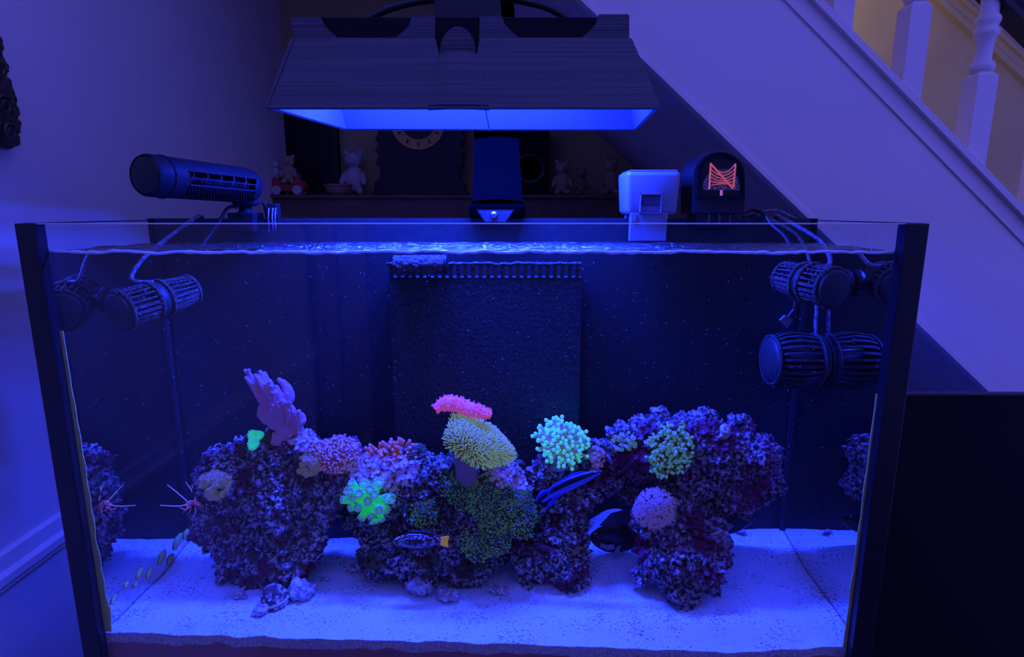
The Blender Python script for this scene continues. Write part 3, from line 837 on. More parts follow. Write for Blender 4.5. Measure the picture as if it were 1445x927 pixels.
# purple finger leather coral: one skin grown from many tapering fingers
def finger_coral():
    base, _ = hit(398, 614); Y0 = base.y - 0.002
    m = MB()
    def lobe(pts, rads):
        W = [P(a, b, Y0 + dy) for a, b, dy in pts]
        q = bez(W, 6); n = len(q) - 1
        R = [r * mpp(W[0]) for r in rads]
        rr = []
        for i in range(n + 1):
            t = i / n * (len(R) - 1); k = min(int(t), len(R) - 2); rr.append(R[k] + (R[k + 1] - R[k]) * (t - k))
        m.tube(q, rr, 10); m.ball(q[-1], rr[-1], 10, 7); m.ball(q[0], rr[0], 10, 7)
    # stalk and broad palm
    lobe([(405, 616, 0), (402, 604, 0), (394, 594, 0)], [11, 13, 11])
    lobe([(415, 606, .004), (412, 595, .004)], [13, 10])
    lobe([(392, 592, 0), (381, 574, -.002), (374, 560, -.002)], [16, 11, 7])
    F_ = [  # fingers: through points (px, py, dy) and radius ends
        ([(372, 560, 0), (362, 545, 0), (353, 530, .004), (346, 523, .006)], 7, 2.6),
        ([(368, 566, -.006), (358, 548, -.006), (347, 533, -.004)], 5, 2.6),
        ([(356, 545, 0), (352, 528, 0), (351, 522, 0)], 4, 2.4),
        ([(376, 556, -.006), (368, 542, -.008), (361, 530, -.008)], 6, 3.2),
        ([(378, 552, 0), (372, 538, 0), (367, 525, 0)], 6, 3.2),
        ([(381, 550, .004), (377, 536, .006), (373, 527, .006)], 5.5, 3),
        ([(384, 556, -.006), (383, 545, -.006), (381, 538, -.006)], 6, 3.2),
        ([(396, 580, 0), (404, 560, .002), (402, 545, .004), (394, 536, .004)], 9, 3.4),
        ([(400, 578, 0), (410, 562, .004), (408, 548, .006), (400, 538, .006)], 8, 3),
        ([(392, 574, -.006), (395, 560, -.006), (390, 546, -.006)], 7, 3.2),
        ([(396, 572, -.010), (402, 562, -.01), (405, 556, -.01)], 6, 3),
        ([(390, 584, -.010), (394, 574, -.014), (394, 570, -.014)], 6, 3.6),
        ([(398, 588, -.010), (402, 574, -.016), (400, 566, -.016)], 6, 3.4),
        ([(384, 590, -.010), (380, 583, -.016), (382, 579, -.016)], 5, 2.8),
        ([(380, 592, -.004), (371, 586, -.006), (368, 576, -.006), (370, 573, -.006)], 8, 3),
        ([(376, 594, -.002), (367, 586, 0), (366, 582, 0)], 7, 2.8),
        ([(408, 592, -.008), (414, 582, -.012), (411, 574, -.012)], 7, 3.4),
        ([(414, 596, -.004), (421, 588, -.006), (422, 580, -.006)], 7, 2.8),
        ([(418, 600, 0), (428, 592, 0), (426, 584, 0)], 7, 2.6),
        ([(420, 602, -.006), (427, 596, -.01), (430, 594, -.01)], 6, 2.4),
        ([(398, 592, -.012), (400, 584, -.018), (402, 581, -.018)], 5, 2.8),
        ([(416, 600, -.010), (420, 597, -.014), (424, 596, -.014)], 6, 2.6),
        ([(385, 566, -.008), (389, 556, -.012), (388, 552, -.012)], 5, 2.6),
    ]
    rn = random.Random(12)
    for i in range(26):
        f = rn.random(); x = 374 + 46 * f + rn.uniform(-3, 3); y = 562 + 44 * f + rn.uniform(-14, 12)
        dx = rn.uniform(-5, 4)
        F_.append(([(x, y + 5, -.008), (x + dx * .6, y - 3, -.025), (x + dx, y - 13, -.032)], 3.8, 2.2))
    for pts, r0, r1 in F_: lobe(pts, [r0 * .8, (r0 + r1) * .46, r1])
    me = remesh(m, 0.0009, 0)
    displace(me, lambda p: 0.0005 * noise.noise(p * 260))
    t = thing('finger_leather_coral', 'purple finger leather coral with upright branching fingers', 'coral', base)
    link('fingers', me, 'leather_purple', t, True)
    fm = MB().lathe([(-.014, .020), (-.004, .017), (.004, .0155)], base + Vector((0, 0, .002)), (0, 0, 1), 20)
    fm.build('foot', 'leather_purple', t, True)
    settle(t)
finger_coral()

# candy cane coral heads in teal: lobed discs with radial ridges
def candy():
    c, n0 = hit(362, 622)
    t = thing('candy_cane_coral', 'tiny bright teal candy cane coral with ridged round heads', 'coral', c)
    MB().tube([c - n0 * .01, c - n0 * .001 + Vector((0, -.006, .004))], [.008, .010], 10).build('stem', 'candy_groove', t, True)
    for (px, py, r) in [(357, 614, 8), (365, 614, 7), (357, 627, 8.2)]:
        q, n = hit(px, py); q = Vector((q.x, min(q.y, c.y) - .016, q.z)); p2 = P(px, py, q.y); r *= mpp(p2)
        ax = Vector((.05, -.75, .45)).normalized(); u = ax.orthogonal().normalized(); w = ax.cross(u)
        vs = []; fs = []; seg = 48
        prof = [(0.0, -.35), (0.25, -.25), (.5, .12), (.78, .3), (1.0, .05), (.95, -.4), (.6, -.9)]
        for (rr, h) in prof:
            for k in range(seg):
                a = 2 * math.pi * k / seg
                rid = .34 * math.cos(a * 12) if .2 < rr else 0
                vs.append(p2 + (u * math.cos(a) + w * math.sin(a)) * max(rr, .01) * r * (1 + .08 * math.sin(3 * a)) + ax * (h + rid) * r * .7)
        for i in range(len(prof) - 1):
            for k in range(seg):
                a = i * seg + k; b = i * seg + (k + 1) % seg; fs.append((a, b, b + seg, a + seg))
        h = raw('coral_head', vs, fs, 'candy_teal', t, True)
    settle(t)
candy()

# nubbly clumps: rosettes of rounded lobes with small cups
def clump(name, label, cx, cy_, rx, ry, n, r, mats, seed, cat='coral'):
    rnd = random.Random(seed); c, _ = hit(cx, cy_)
    t = thing(name, label, cat, c)
    A = MB(); B = MB()
    for i in range(n):
        a = rnd.random() * 6.283; q = math.sqrt(rnd.random())
        p, nn = hit(cx + math.cos(a) * q * rx, cy_ + math.sin(a) * q * ry)
        if abs(p.y - c.y) > .04: continue
        nn = (nn + Vector((0, -.5, .35))).normalized(); rr = r * mpp(p) * (.75 + .5 * rnd.random())
        bulge = (1 - q * q) * 2.2 * rr
        tip = p + nn * (rr * .6 + bulge)
        A.tube([p - nn * .004, tip - nn * rr * .5, tip, tip + nn * rr * .35], [rr * .8, rr, rr * .95, rr * .5], 9)
        for k in range(7):
            b = k / 7 * 6.283; u = nn.orthogonal().normalized(); w = nn.cross(u)
            B.ball(tip + nn * rr * .3 + (u * math.cos(b) + w * math.sin(b)) * rr * .72, rr * .3, 6, 4)
    stuff(A.build('lobes', mats[0], t, True)); stuff(B.build('frills', mats[1], t, True))
    settle(t); return t
clump('ruffled_coral', 'green and purple ruffled coral knob low on the large pitted rock', 305, 684, 20, 18, 46, 4.2, ('zoa_green', 'zoa_pink'), 3)
clump('ruffled_coral', 'greenish orange ruffled coral knob under the purple finger coral', 436, 655, 18, 14, 34, 4.0, ('zoa_pink', 'zoa_green'), 5)
clump('pink_crust_coral', 'pink crusted coral patch right of the torch coral', 843, 645, 9, 24, 40, 2.6, ('lilac_polyp', 'zoa_pink'), 8)
clump('pale_button_coral', 'pale green button coral patch on the top of the large rounded rock', 880, 622, 18, 14, 40, 2.6, ('zoa_green', 'frog_tip'), 12)

# reddish mound with dotted polyps
def mound():
    c, _ = hit(478, 640)
    t = thing('dotted_mound_coral', 'reddish dome coral dotted with pale purple polyps', 'coral', c)
    m = MB()
    for (px, py, r) in [(472, 645, 26), (490, 640, 20), (458, 640, 20), (492, 655, 14), (480, 632, 18)]:
        p = P(px, py, c.y + .004); m.ball(p, r * mpp(p), 20, 14, (1, .8, 1))
    me = remesh(m, .0022, 3); displace(me, lambda p: .0022 * noise.noise(p * 90) + .0012 * noise.noise(p * 240))
    dome = link('dome', me, 'mound_red', t, True)
    bt = BVHTree.FromPolygons([v.co.copy() for v in me.vertices], [tuple(p.vertices) for p in me.polygons])
    d = MB(); rnd = random.Random(4)
    for i in range(420):
        px = 440 + 68 * rnd.random(); py = 612 + 54 * rnd.random()
        r = ray(px, py).normalized(); h = bt.ray_cast(CAM, r)
        if h[0] is None: continue
        d.ball(h[0] + h[1] * .0022, .0013 + .0008 * rnd.random(), 6, 4)
        d.tube([h[0], h[0] + h[1] * .002], .0006, 4)
    stuff(d.build('polyps', 'mound_dot', t, True)); settle(t)
mound()

# star polyp mat: crust with many small eight-armed flowers
def star_mat(name, label, inside, n, r, mats, seed, arms=6, up=.35, lift=.004):
    rnd = random.Random(seed); xs = [q[0] for q in inside]; ys_ = [q[1] for q in inside]
    def inp(x, y):
        c = False; j = len(inside) - 1
        for i in range(len(inside)):
            xi, yi = inside[i]; xj, yj = inside[j]
            if (yi > y) != (yj > y) and x < (xj - xi) * (y - yi) / (yj - yi) + xi: c = not c
            j = i
        return c
    c, _ = hit(sum(xs) / len(xs), sum(ys_) / len(ys_))
    t = thing(name, label, 'coral', c); A = MB(); B = MB(); k = 0; tries = 0
    while k < n and tries < n * 8:
        tries += 1
        x = min(xs) + (max(xs) - min(xs)) * rnd.random(); y = min(ys_) + (max(ys_) - min(ys_)) * rnd.random()
        if not inp(x, y): continue
        p, nn = hit(x, y)
        if abs(p.y - c.y) > .05: continue
        nn = (nn + Vector((rnd.uniform(-.3, .3), -.55, up))).normalized(); k += 1
        rr = r * mpp(p) * (.8 + .4 * rnd.random()); u = nn.orthogonal().normalized(); w = nn.cross(u)
        B.ball(p, rr * 1.25, 6, 4, (1, 1, .8))
        tip = p + nn * (lift + .003 * rnd.random())
        A.tube([p, tip], [rr * .25, rr * .3], 4)
        a0_ = rnd.random() * 6
        for j in range(arms):
            a = a0_ + j * 6.283 / arms; dv = (u * math.cos(a) + w * math.sin(a))
            e = tip + dv * rr + nn * rr * .25; sd = nn.cross(dv) * rr * .24
            A.add([tip + sd * .5, tip - sd * .5, e - sd, e + dv * rr * .12, e + sd, tip - nn * rr * .22], [(0, 1, 2, 3, 4), (1, 0, 5), (2, 1, 5), (3, 2, 5), (4, 3, 5), (0, 4, 5)])
    stuff(B.build('mat', mats[1], t, True)); stuff(A.build('star_polyps', mats[0], t, False)); settle(t); return t
star_mat('star_polyp_coral', 'lilac star polyp mat spread between the orange and green corals', [(500, 648), (520, 638), (560, 646), (590, 656), (586, 676), (560, 692), (556, 712), (540, 690), (510, 680), (496, 672), (498, 655)], 430, 3.0, ('star_lilac', 'star_mat'), 21)
star_mat('star_polyp_coral', 'bluish star polyp tuft at the foot of the purple finger coral', [(415, 612), (438, 606), (448, 622), (440, 640), (420, 636), (408, 625)], 130, 2.6, ('star_lilac', 'star_mat'), 22)
star_mat('star_polyp_coral', 'pale star polyp mat behind the toadstool stalk', [(678, 658), (705, 640), (735, 662), (745, 690), (720, 690), (690, 680)], 260, 2.7, ('star_lilac', 'star_mat'), 23)

# tentacled corals
def tuft(t, base, axis, n, spread, L, r0, r1, seed, arm, tip, bulb=1.35, jitter=.25, flat=1.0, seg=6):
    rnd = random.Random(seed); ax = Vector(axis).normalized(); u = ax.orthogonal().normalized(); w = ax.cross(u)
    A = MB(); B = MB()
    for i in range(n):
        f = (i + .5) / n; th = spread * math.sqrt(f); ph = i * 2.39996 + rnd.uniform(-.2, .2)
        d = (ax * math.cos(th) + (u * math.cos(ph) + w * math.sin(ph)) * math.sin(th)); d.y *= flat; d.normalize()
        l = L * (1 + rnd.uniform(-jitter, jitter))
        bend = Vector((rnd.uniform(-1, 1), rnd.uniform(-1, 1), rnd.uniform(-.3, 1))) * l * .15
        s = base + d * L * .12; e = base + d * l
        A.tube([s, (s + e) / 2 + bend * .5, e], [r0, (r0 + r1) / 2, r1], seg)
        B.ball(e + d * r1 * .5, r1 * bulb, 7, 5)
    stuff(A.build('tentacles', arm, t, True)); stuff(B.build('tentacle_tips', tip, t, True))
# torch coral on a frag plug
b = P(787, 650, .985)
t = thing('torch_coral', 'torch coral with green tipped tentacles on a grey plug', 'coral', b)
s = mpp(b)
MB().lathe([(-10 * s, 9 * s), (-2 * s, 13 * s), (0, 16.5 * s), (4 * s, 16.5 * s), (5 * s, 13 * s), (12 * s, 12 * s), (20 * s, 13 * s)], P(788, 657, .985), (-.08, -.12, 1), 26).build('plug', 'plug_grey', t, True)
MB().ball(P(791, 632, .984), 15 * s, 16, 10, (1, .8, 1)).build('crown', 'torch_arm', t, True)
tuft(t, P(791, 630, .984), (.22, -.5, .8), 190, 1.55, 33 * s, 2.6 * s, 2.1 * s, 2, 'torch_arm', 'torch_tip', 1.35, .28)
settle(t)
# frogspawn on the large rounded rock
c, nn = hit(940, 632)
t = thing('frogspawn_coral', 'dull green frogspawn coral with pale bead tips on the rounded rock', 'coral', c)
A = MB(); B = MB(); rnd = random.Random(9)
for i in range(230):
    a = rnd.random() * 6.283; q = math.sqrt(rnd.random()); ex = math.cos(a) * q; ey = math.sin(a) * q
    px = 942 + ex * 27 - ey * 9; py = 634 + ey * 34
    p, n = hit(px, py)
    if abs(p.y - c.y) > .045: continue
    d = (n + Vector((ex * .7, -.6, -ey * .7 + .2))).normalized(); l = .012 + .007 * rnd.random(); rr = .0022
    e = p + d * l; A.tube([p, (p + e) / 2 + Vector((0, 0, .001)), e], [rr, rr * .9, rr * .8], 6)
    B.ball(e, rr * 1.25, 7, 5); 
    if rnd.random() < .5: B.ball(e + Vector((rnd.uniform(-1, 1), rnd.uniform(-.5, .2), rnd.uniform(-1, 1))) * rr * 1.6, rr, 6, 4)
stuff(A.build('tentacles', 'frog_arm', t, True)); stuff(B.build('tentacle_tips', 'frog_tip', t, True)); settle(t)
# orange anemone-like coral
c, nn = hit(560, 645); c = P(560, 650, max(c.y, .985))
t = thing('orange_tentacle_coral', 'orange red coral with short rounded tentacles behind the star polyps', 'coral', c)
A = MB(); B = MB(); rnd = random.Random(14); D = MB()
for (px, py, r) in [(535, 645, 14), (560, 645, 20), (582, 652, 18), (592, 664, 11), (545, 650, 18)]:
    p = P(px, py, c.y + .012); D.ball(p, r * mpp(p), 18, 12, (1, .8, .85))
me = remesh(D, .0025, 3); link('body', me, 'orange_tentacle', t, True)
bt = BVHTree.FromPolygons([v.co.copy() for v in me.vertices], [tuple(p.vertices) for p in me.polygons])
for i in range(190):
    px = 515 + 88 * rnd.random(); py = 620 + 55 * rnd.random()
    h = bt.ray_cast(CAM, ray(px, py).normalized())
    if h[0] is None: continue
    d = (h[1] + Vector((rnd.uniform(-.2, .2), -.1, .45))).normalized(); l = .010 + .005 * rnd.random()
    e = h[0] + d * l; A.tube([h[0] - d * .003, (h[0] + e) / 2 + Vector((0, -.001, .001)), e], [.0032, .0029, .0025], 7); B.ball(e, .0028, 7, 5)
for (px, py) in [(516, 632), (522, 628), (530, 634), (520, 638), (540, 624), (552, 620), (566, 620), (578, 622), (588, 628), (596, 638), (600, 646)]:
    p = P(px, py, c.y + .008); q = P(px + (560 - px) * .35, py + 14, c.y + .01)
    A.tube([q, (p + q) / 2 + Vector((0, 0, .002)), p], [.005, .004, .003], 7); B.ball(p, .0032, 7, 5)
stuff(A.build('tentacles', 'orange_tentacle', t, True)); stuff(B.build('tentacle_tips', 'orange_tip', t, True)); settle(t)

# green branching coral: each tube is a branch ending in a blue frilled disc
c, nn = hit(522, 708)
t = thing('green_branch_coral', 'vivid green branching coral with frilled blue tube ends', 'coral', c)
core = P(522, 708, c.y + .004); s = mpp(c)
MB().ball(core, 17 * s, 16, 10, (1.1, .7, 1)).build('base', 'branch_green', t, True)
rnd = random.Random(5)
for (px, py, r, k) in [(489, 692, 6, 0), (496, 681, 6, 0), (495, 693, 5, 1), (507, 696, 6.5, 1), (514, 682, 7, 0), (522, 690, 6.5, 1), (535, 680, 7.5, 0), (528, 697, 6.5, 1), (519, 707, 6.5, 1.2), (483, 705, 6, 0), (498, 703, 5, 1),
                     (505, 716, 6.5, 1.2), (494, 717, 5, .6), (546, 704, 8, 0), (553, 704, 7, 0), (535, 719, 6.5, .8), (524, 728, 6.5, .5), (510, 731, 6, .3), (546, 720, 6.5, 0), (528, 737, 6, 0), (540, 733, 5.5, 0), (492, 700, 5, .8)]:
    e = P(px, py, c.y - .010 - .020 * k); st = core + (e - core) * .18; r *= s
    d = (e - st).normalized(); L = (e - st).length
    br = MB().tube([st, st + d * L * .5, e - d * L * .08, e], [r * .55, r * .74, r * .95, r * .98], 16).build('branch', 'branch_green', t, True)
    f = (d * 1.1 + Vector((0, -.4, .05))).normalized(); u = f.orthogonal().normalized(); w = f.cross(u)
    vs = []; fs = []; seg = 32
    for (rr, h) in [(.05, -.20), (.30, -.05), (.55, .22), (.80, .30), (.96, .10), (.88, -.2)]:
        for j in range(seg):
            a = j / seg * 6.283; v = rr * (1 + (.13 * math.cos(a * 8) if rr > .5 else 0))
            vs.append(e + f * (h + (.12 * math.cos(a * 8) if .3 < rr < 1 else 0)) * r + (u * math.cos(a) + w * math.sin(a)) * v * r)
    for i in range(5):
        for j in range(seg):
            a = i * seg + j; b2 = i * seg + (j + 1) % seg; fs.append((a, b2, b2 + seg, a + seg))
    fs.append(tuple(range(seg)))
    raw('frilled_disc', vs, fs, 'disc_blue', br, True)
settle(t)

# toadstool leather coral
def toadstool():
    foot, _ = hit(655, 668); Yc = foot.y - .006
    t = thing('toadstool_coral', 'yellow green toadstool leather coral tilted on a purple stalk', 'coral', foot)
    st = bez([foot + Vector((.004, .004, -.012)), P(657, 655, Yc), P(652, 640, Yc), P(662, 622, Yc - .004)], 8)
    s = mpp(foot); n = len(st)
    MB().tube(st, [(17 - 3 * math.sin(i / n * 2.6)) * s for i in range(n)], 24).build('stalk', 'toad_stalk', t, True)
    C = P(677, 620, Yc - .006)
    U = (P(716, 648, Yc - .004) - P(636, 592, Yc - .004)) * .5          # long half axis
    V = (P(697, 603, Yc + .022) - P(655, 645, Yc - .034)) * .5          # short half axis, tilting back
    n_ = U.cross(V).normalized()
    if n_.y > 0: n_ = -n_
    def pt(a, q):
        wob = 1 + .07 * math.sin(3 * a + 1) + .05 * math.sin(5 * a)
        x, y = math.cos(a) * q * wob, math.sin(a) * q * wob
        h = .010 * (1 - q ** 3) - .012 * q ** 4 + .006 * math.sin(2 * a + .6) * q * q - .010 * math.exp(-((x + .25) ** 2 + (y - .55) ** 2) * 7)
        return C + U * x + V * y + n_ * h
    seg, rings = 56, 14; vs = []; fs = []
    for i in range(rings + 1):
        q = max(.02, i / rings)
        for j in range(seg): vs.append(pt(j / seg * 6.2832, q))
    for i in range(rings):
        for j in range(seg):
            a = i * seg + j; b = i * seg + (j + 1) % seg; fs.append((a, b, b + seg, a + seg))
    fs.append(tuple(range(seg)))
    top = len(vs)
    for q, dz in ((.96, -.007), (.6, -.012), (.2, -.018)):
        for j in range(seg): vs.append(pt(j / seg * 6.2832, q) + n_ * dz)
    prev = rings * seg
    for i in range(3):
        for j in range(seg):
            fs.append((prev + j, prev + (j + 1) % seg, top + i * seg + (j + 1) % seg, top + i * seg + j))
        prev = top + i * seg
    fs.append(tuple(prev + j for j in range(seg)))
    raw('cap', vs, fs, 'toad_cap', t, True)
    A = MB(); rnd = random.Random(31)
    for i in range(1250):
        q = math.sqrt((i + .5) / 1250) * 1.03; a = i * 2.39996 + rnd.uniform(-.06, .06)
        p = pt(a, q); e = 1e-2
        d = (n_ + (p - C).normalized() * .9 * q ** 2 + Vector((rnd.uniform(-.25, .25), rnd.uniform(-.1, .1), rnd.uniform(-.25, .25)))).normalized()
        l = .0055 + .0035 * rnd.random()
        A.tube([p, p + d * l * .7, p + d * l], [.0006, .0007, .0012], 5)
    stuff(A.build('tentacles', 'toad_tentacle', t, True)); settle(t)
    return pt
toadstool()

# green mushroom corals: wavy discs covered in knobs
def mushroom(px, py, rx, ry, label, seed, ang=0.0, n=520):
    c, n0 = hit(px, py); s = mpp(c)
    t = thing('mushroom_coral', label, 'coral', c, 'green knobbed mushroom corals on the middle rock')
    seg, rings = 40, 9; vs = []; fs = []; ca, sa = math.cos(ang), math.sin(ang)
    c3 = c - ray(px, py).normalized() * .004
    nrm_ = (n0 * .3 + Vector((0, -.85, .35))).normalized()
    u = Vector((1, 0, 0)); u = (u - nrm_ * u.dot(nrm_)).normalized(); w = nrm_.cross(u); w = w if w.z > 0 else -w
    def pt(a, q):
        wb = 1 + .30 * noise.noise((math.cos(a) * 1.6, math.sin(a) * 1.6, seed * 2.3)); x = math.cos(a) * q * wb; y = math.sin(a) * q * wb
        X = (x * rx * ca - y * ry * sa) * s; Y_ = (x * rx * sa + y * ry * ca) * s / max(.3, abs(nrm_.y))
        h = .014 * (1 - q * q) + .004 * math.sin(6 * a + seed) * q ** 3 + .007 * noise.noise((x * 2.6, y * 2.6, seed)) + .004 * noise.noise((x * 6, y * 6, seed))
        return c3 + u * X - w * -Y_ + nrm_ * h
    for i in range(rings + 1):
        q = max(.02, i / rings)
        for j in range(seg): vs.append(pt(j / seg * 6.2832, q))
    for i in range(rings):
        for j in range(seg):
            a = i * seg + j; b = i * seg + (j + 1) % seg; fs.append((a, b, b + seg, a + seg))
    fs.append(tuple(range(seg))); b0 = len(vs)
    for j in range(seg): vs.append(pt(j / seg * 6.2832, .9) - nrm_ * .022)
    for j in range(seg): fs.append((rings * seg + j, rings * seg + (j + 1) % seg, b0 + (j + 1) % seg, b0 + j))
    fs.append(tuple(b0 + j for j in range(seg)))
    raw('disc', vs, fs, 'mushroom_disc', t, True)
    A = MB(); rnd = random.Random(seed)
    for i in range(n):
        q = math.sqrt(rnd.random()) * 1.04; a = rnd.random() * 6.283; p = pt(a, q)
        l = .0016 + .0016 * rnd.random(); d = (nrm_ + (p - c3).normalized() * .4 + Vector((rnd.uniform(-.4, .4), 0, rnd.uniform(-.4, .4)))).normalized(); k_ = rnd.uniform(.6, 1.15)
        A.tube([p - d * .001, p + d * l, p + d * (l + .0008)], [.0011 * k_, .0010 * k_, .0004], 5)
    stuff(A.build('knobs', 'mushroom_dot', t, True)); settle(t)
mushroom(655, 688, 34, 22, 'green knobbed mushroom coral under the toadstool stalk', 1, -.5)
mushroom(692, 712, 36, 32, 'largest dark green mushroom coral in the middle of the rock', 2, -.4, 760)
mushroom(735, 722, 22, 28, 'green mushroom coral at the edge of the rock by the wrasse tail', 3, .3)
mushroom(682, 765, 34, 24, 'dark reddish green mushroom coral lowest on the middle rock', 4, .1)
mushroom(597, 722, 20, 17, 'small dotted mushroom coral above the spotted fish', 5, .2, 260)

# lilac polyp coral ball
c, nn = hit(923, 722)
t = thing('lilac_polyp_coral', 'round lilac polyp coral cushion on the upright rock', 'coral', c)
D = MB()
for (px, py, r) in [(925, 715, 25), (918, 722, 22), (930, 728, 20), (940, 712, 12), (922, 738, 12)]:
    p = P(px, py, c.y + .002); D.ball(p, r * mpp(p), 18, 12, (1, .75, 1))
me = remesh(D, .0025, 3); link('cushion', me, 'star_mat', t, True)
bt = BVHTree.FromPolygons([v.co.copy() for v in me.vertices], [tuple(p.vertices) for p in me.polygons])
A = MB(); rnd = random.Random(44)
for i in range(1500):
    h = bt.ray_cast(CAM, ray(890 + 68 * rnd.random(), 686 + 70 * rnd.random()).normalized())
    if h[0] is None: continue
    n = h[1]; u = n.orthogonal().normalized(); w = n.cross(u); tip = h[0] + n * (.003 + .002 * rnd.random())
    A.tube([h[0], tip], [.0008, .0012], 4); r_ = .0021
    for k in range(6):
        a = k * 1.047 + i; dv = u * math.cos(a) + w * math.sin(a); sd = n.cross(dv) * r_ * .22; e = tip + dv * r_ + n * r_ * .4
        A.add([tip + sd, tip - sd, e - sd, e + sd, tip - n * .0006], [(0, 1, 2, 3), (1, 0, 4), (2, 1, 4), (3, 2, 4), (0, 3, 4)])
stuff(A.build('star_polyps', 'lilac_polyp', t)); settle(t)

# ================================================================== ANIMALS
def fish_mat(name, back, flank, stripe=None, dots=None, rough=0.4, glow=None):
    """colours laid along the body's own generated coordinates: z = belly to back"""
    m, nt, out = new_mat(name)
    b = N(nt, 'ShaderNodeBsdfPrincipled'); b.inputs['Roughness'].default_value = rough
    at = N(nt, 'ShaderNodeAttribute'); at.attribute_name = 'girth'
    cr = N(nt, 'ShaderNodeValToRGB'); r = cr.color_ramp; r.interpolation = 'EASE'
    els = [(0.0, flank), (1.0, back)] if stripe is None else [(0.0, flank), (stripe[0] - .03, flank), (stripe[0], stripe[2]), (stripe[1], stripe[2]), (stripe[1] + .03, back), (1.0, back)]
    r.elements[0].position, r.elements[0].color = els[0][0], rgba(els[0][1])
    r.elements[1].position, r.elements[1].color = els[-1][0], rgba(els[-1][1])
    for p, c in els[1:-1]:
        e = r.elements.new(p); e.color = rgba(c)
    nt.links.new(at.outputs['Fac'], cr.inputs[0]); src = cr.outputs[0]
    if dots:
        g = N(nt, 'ShaderNodeTexCoord'); v = N(nt, 'ShaderNodeTexVoronoi'); v.inputs['Scale'].default_value = dots[0]
        v.inputs['Randomness'].default_value = 0.35
        nt.links.new(g.outputs['Object'], v.inputs['Vector'])
        lt = N(nt, 'ShaderNodeMath', operation='LESS_THAN'); lt.inputs[1].default_value = dots[1]
        nt.links.new(v.outputs['Distance'], lt.inputs[0])
        mx = N(nt, 'ShaderNodeMix', data_type='RGBA'); mx.inputs['B'].default_value = rgba(dots[2])
        nt.links.new(lt.outputs[0], mx.inputs['Factor']); nt.links.new(src, mx.inputs['A']); src = mx.outputs['Result']
    nt.links.new(src, b.inputs['Base Color']); nt.links.new(b.outputs[0], out.inputs[0])
fish_mat('wrasse_skin', (0.03, 0.08, 0.85), (0.10, 0.16, 0.70), (0.56, 0.90, (0.003, 0.003, 0.008)))
pbr('wrasse_fin', (0.015, 0.05, 0.75), 0.4)
pbr('wrasse_dark', (0.004, 0.004, 0.012), 0.4)
fish_mat('spotted_skin', (0.06, 0.03, 0.03), (0.10, 0.06, 0.06), None, (310, 0.36, (0.85, 0.80, 0.75)))
pbr('spotted_fin', (0.07, 0.04, 0.05), 0.5)
pbr('yellow_fin', (0.85, 0.62, 0.03), 0.5, emit=(0.35, 0.2, 0.01), estr=0.35)  # weak emission painted in to brighten the tail, which gives off no light
fish_mat('yellow_skin', (0.42, 0.32, 0.08), (0.5, 0.4, 0.12))
fish_mat('black_skin', (0.012, 0.012, 0.016), (0.02, 0.02, 0.03))
pbr('black_fin', (0.03, 0.032, 0.045), 0.4)
pbr('pale_fin', (0.25, 0.26, 0.3), 0.4)
pbr('eye_black', (0.005, 0.005, 0.006), 0.1)
pbr('eye_ring', (0.6, 0.6, 0.5), 0.3)

def fish_body(name, spine, heights, width, mat, parent, seg=20):
    """spine: points head to tail; heights: half heights; skin is one mesh with a girth attribute (0 belly, 1 back)"""
    S = bez(spine, 8); n = len(S); vs = []; fs = []; gi = []
    side = Vector((0, 0, 0))
    def samp(arr, f):
        t = f * (len(arr) - 1); k = min(int(t), len(arr) - 2); return arr[k] + (arr[k + 1] - arr[k]) * (t - k)
    for i in range(n):
        tg = (S[min(i + 1, n - 1)] - S[max(i - 1, 0)]).normalized()
        out_ = Vector((0, -1, 0)); out_ = (out_ - tg * out_.dot(tg)).normalized()
        upv = tg.cross(out_); upv = upv if upv.z > 0 or (abs(upv.z) < .2 and upv.x < 0) else -upv
        h = samp(heights, i / (n - 1)); w = h * samp(width, i / (n - 1)) if isinstance(width, list) else h * width
        for k in range(seg):
            a = 2 * math.pi * k / seg
            vs.append(S[i] + upv * math.sin(a) * h + out_ * math.cos(a) * w); gi.append(.5 + .5 * math.sin(a))
    for i in range(n - 1):
        for k in range(seg):
            a = i * seg + k; b = i * seg + (k + 1) % seg; fs.append((a, b, b + seg, a + seg))
    fs.append(tuple(range(seg))); fs.append(tuple((n - 1) * seg + k for k in range(seg)))
    o = raw(name, vs, fs, mat, parent, True)
    at = o.data.attributes.new('girth', 'FLOAT', 'POINT'); at.data.foreach_set('value', gi)
    return o
def fin(name, pts, th, mat, parent):
    c = sum((Vector(q) for q in pts), Vector()) / len(pts)
    m = MB(); P_ = [Vector(q) for q in pts]; n = len(P_)
    f = [q + (c - q) * .05 + Vector((0, -th, 0)) for q in P_]; b = [q + (c - q) * .05 + Vector((0, th, 0)) for q in P_]
    vs = P_ + f + b + [c + Vector((0, -th, 0)), c + Vector((0, th, 0))]; fs = []
    for i in range(n):
        j = (i + 1) % n
        fs += [(i, j, n + j, n + i), (j, i, 2 * n + i, 2 * n + j), (n + i, n + j, 3 * n), (2 * n + j, 2 * n + i, 3 * n + 1)]
    m.add(vs, fs); return m.build(name, mat, parent, False)
def eye(p, r, parent):
    e = MB().ball(p, r, 12, 8, (1, .6, 1)).build('eye', 'eye_ring', parent, True)
    MB().ball(p + Vector((0, -r * .35, 0)), r * .62, 10, 7, (1, .6, 1)).build('pupil', 'eye_black', e, True)

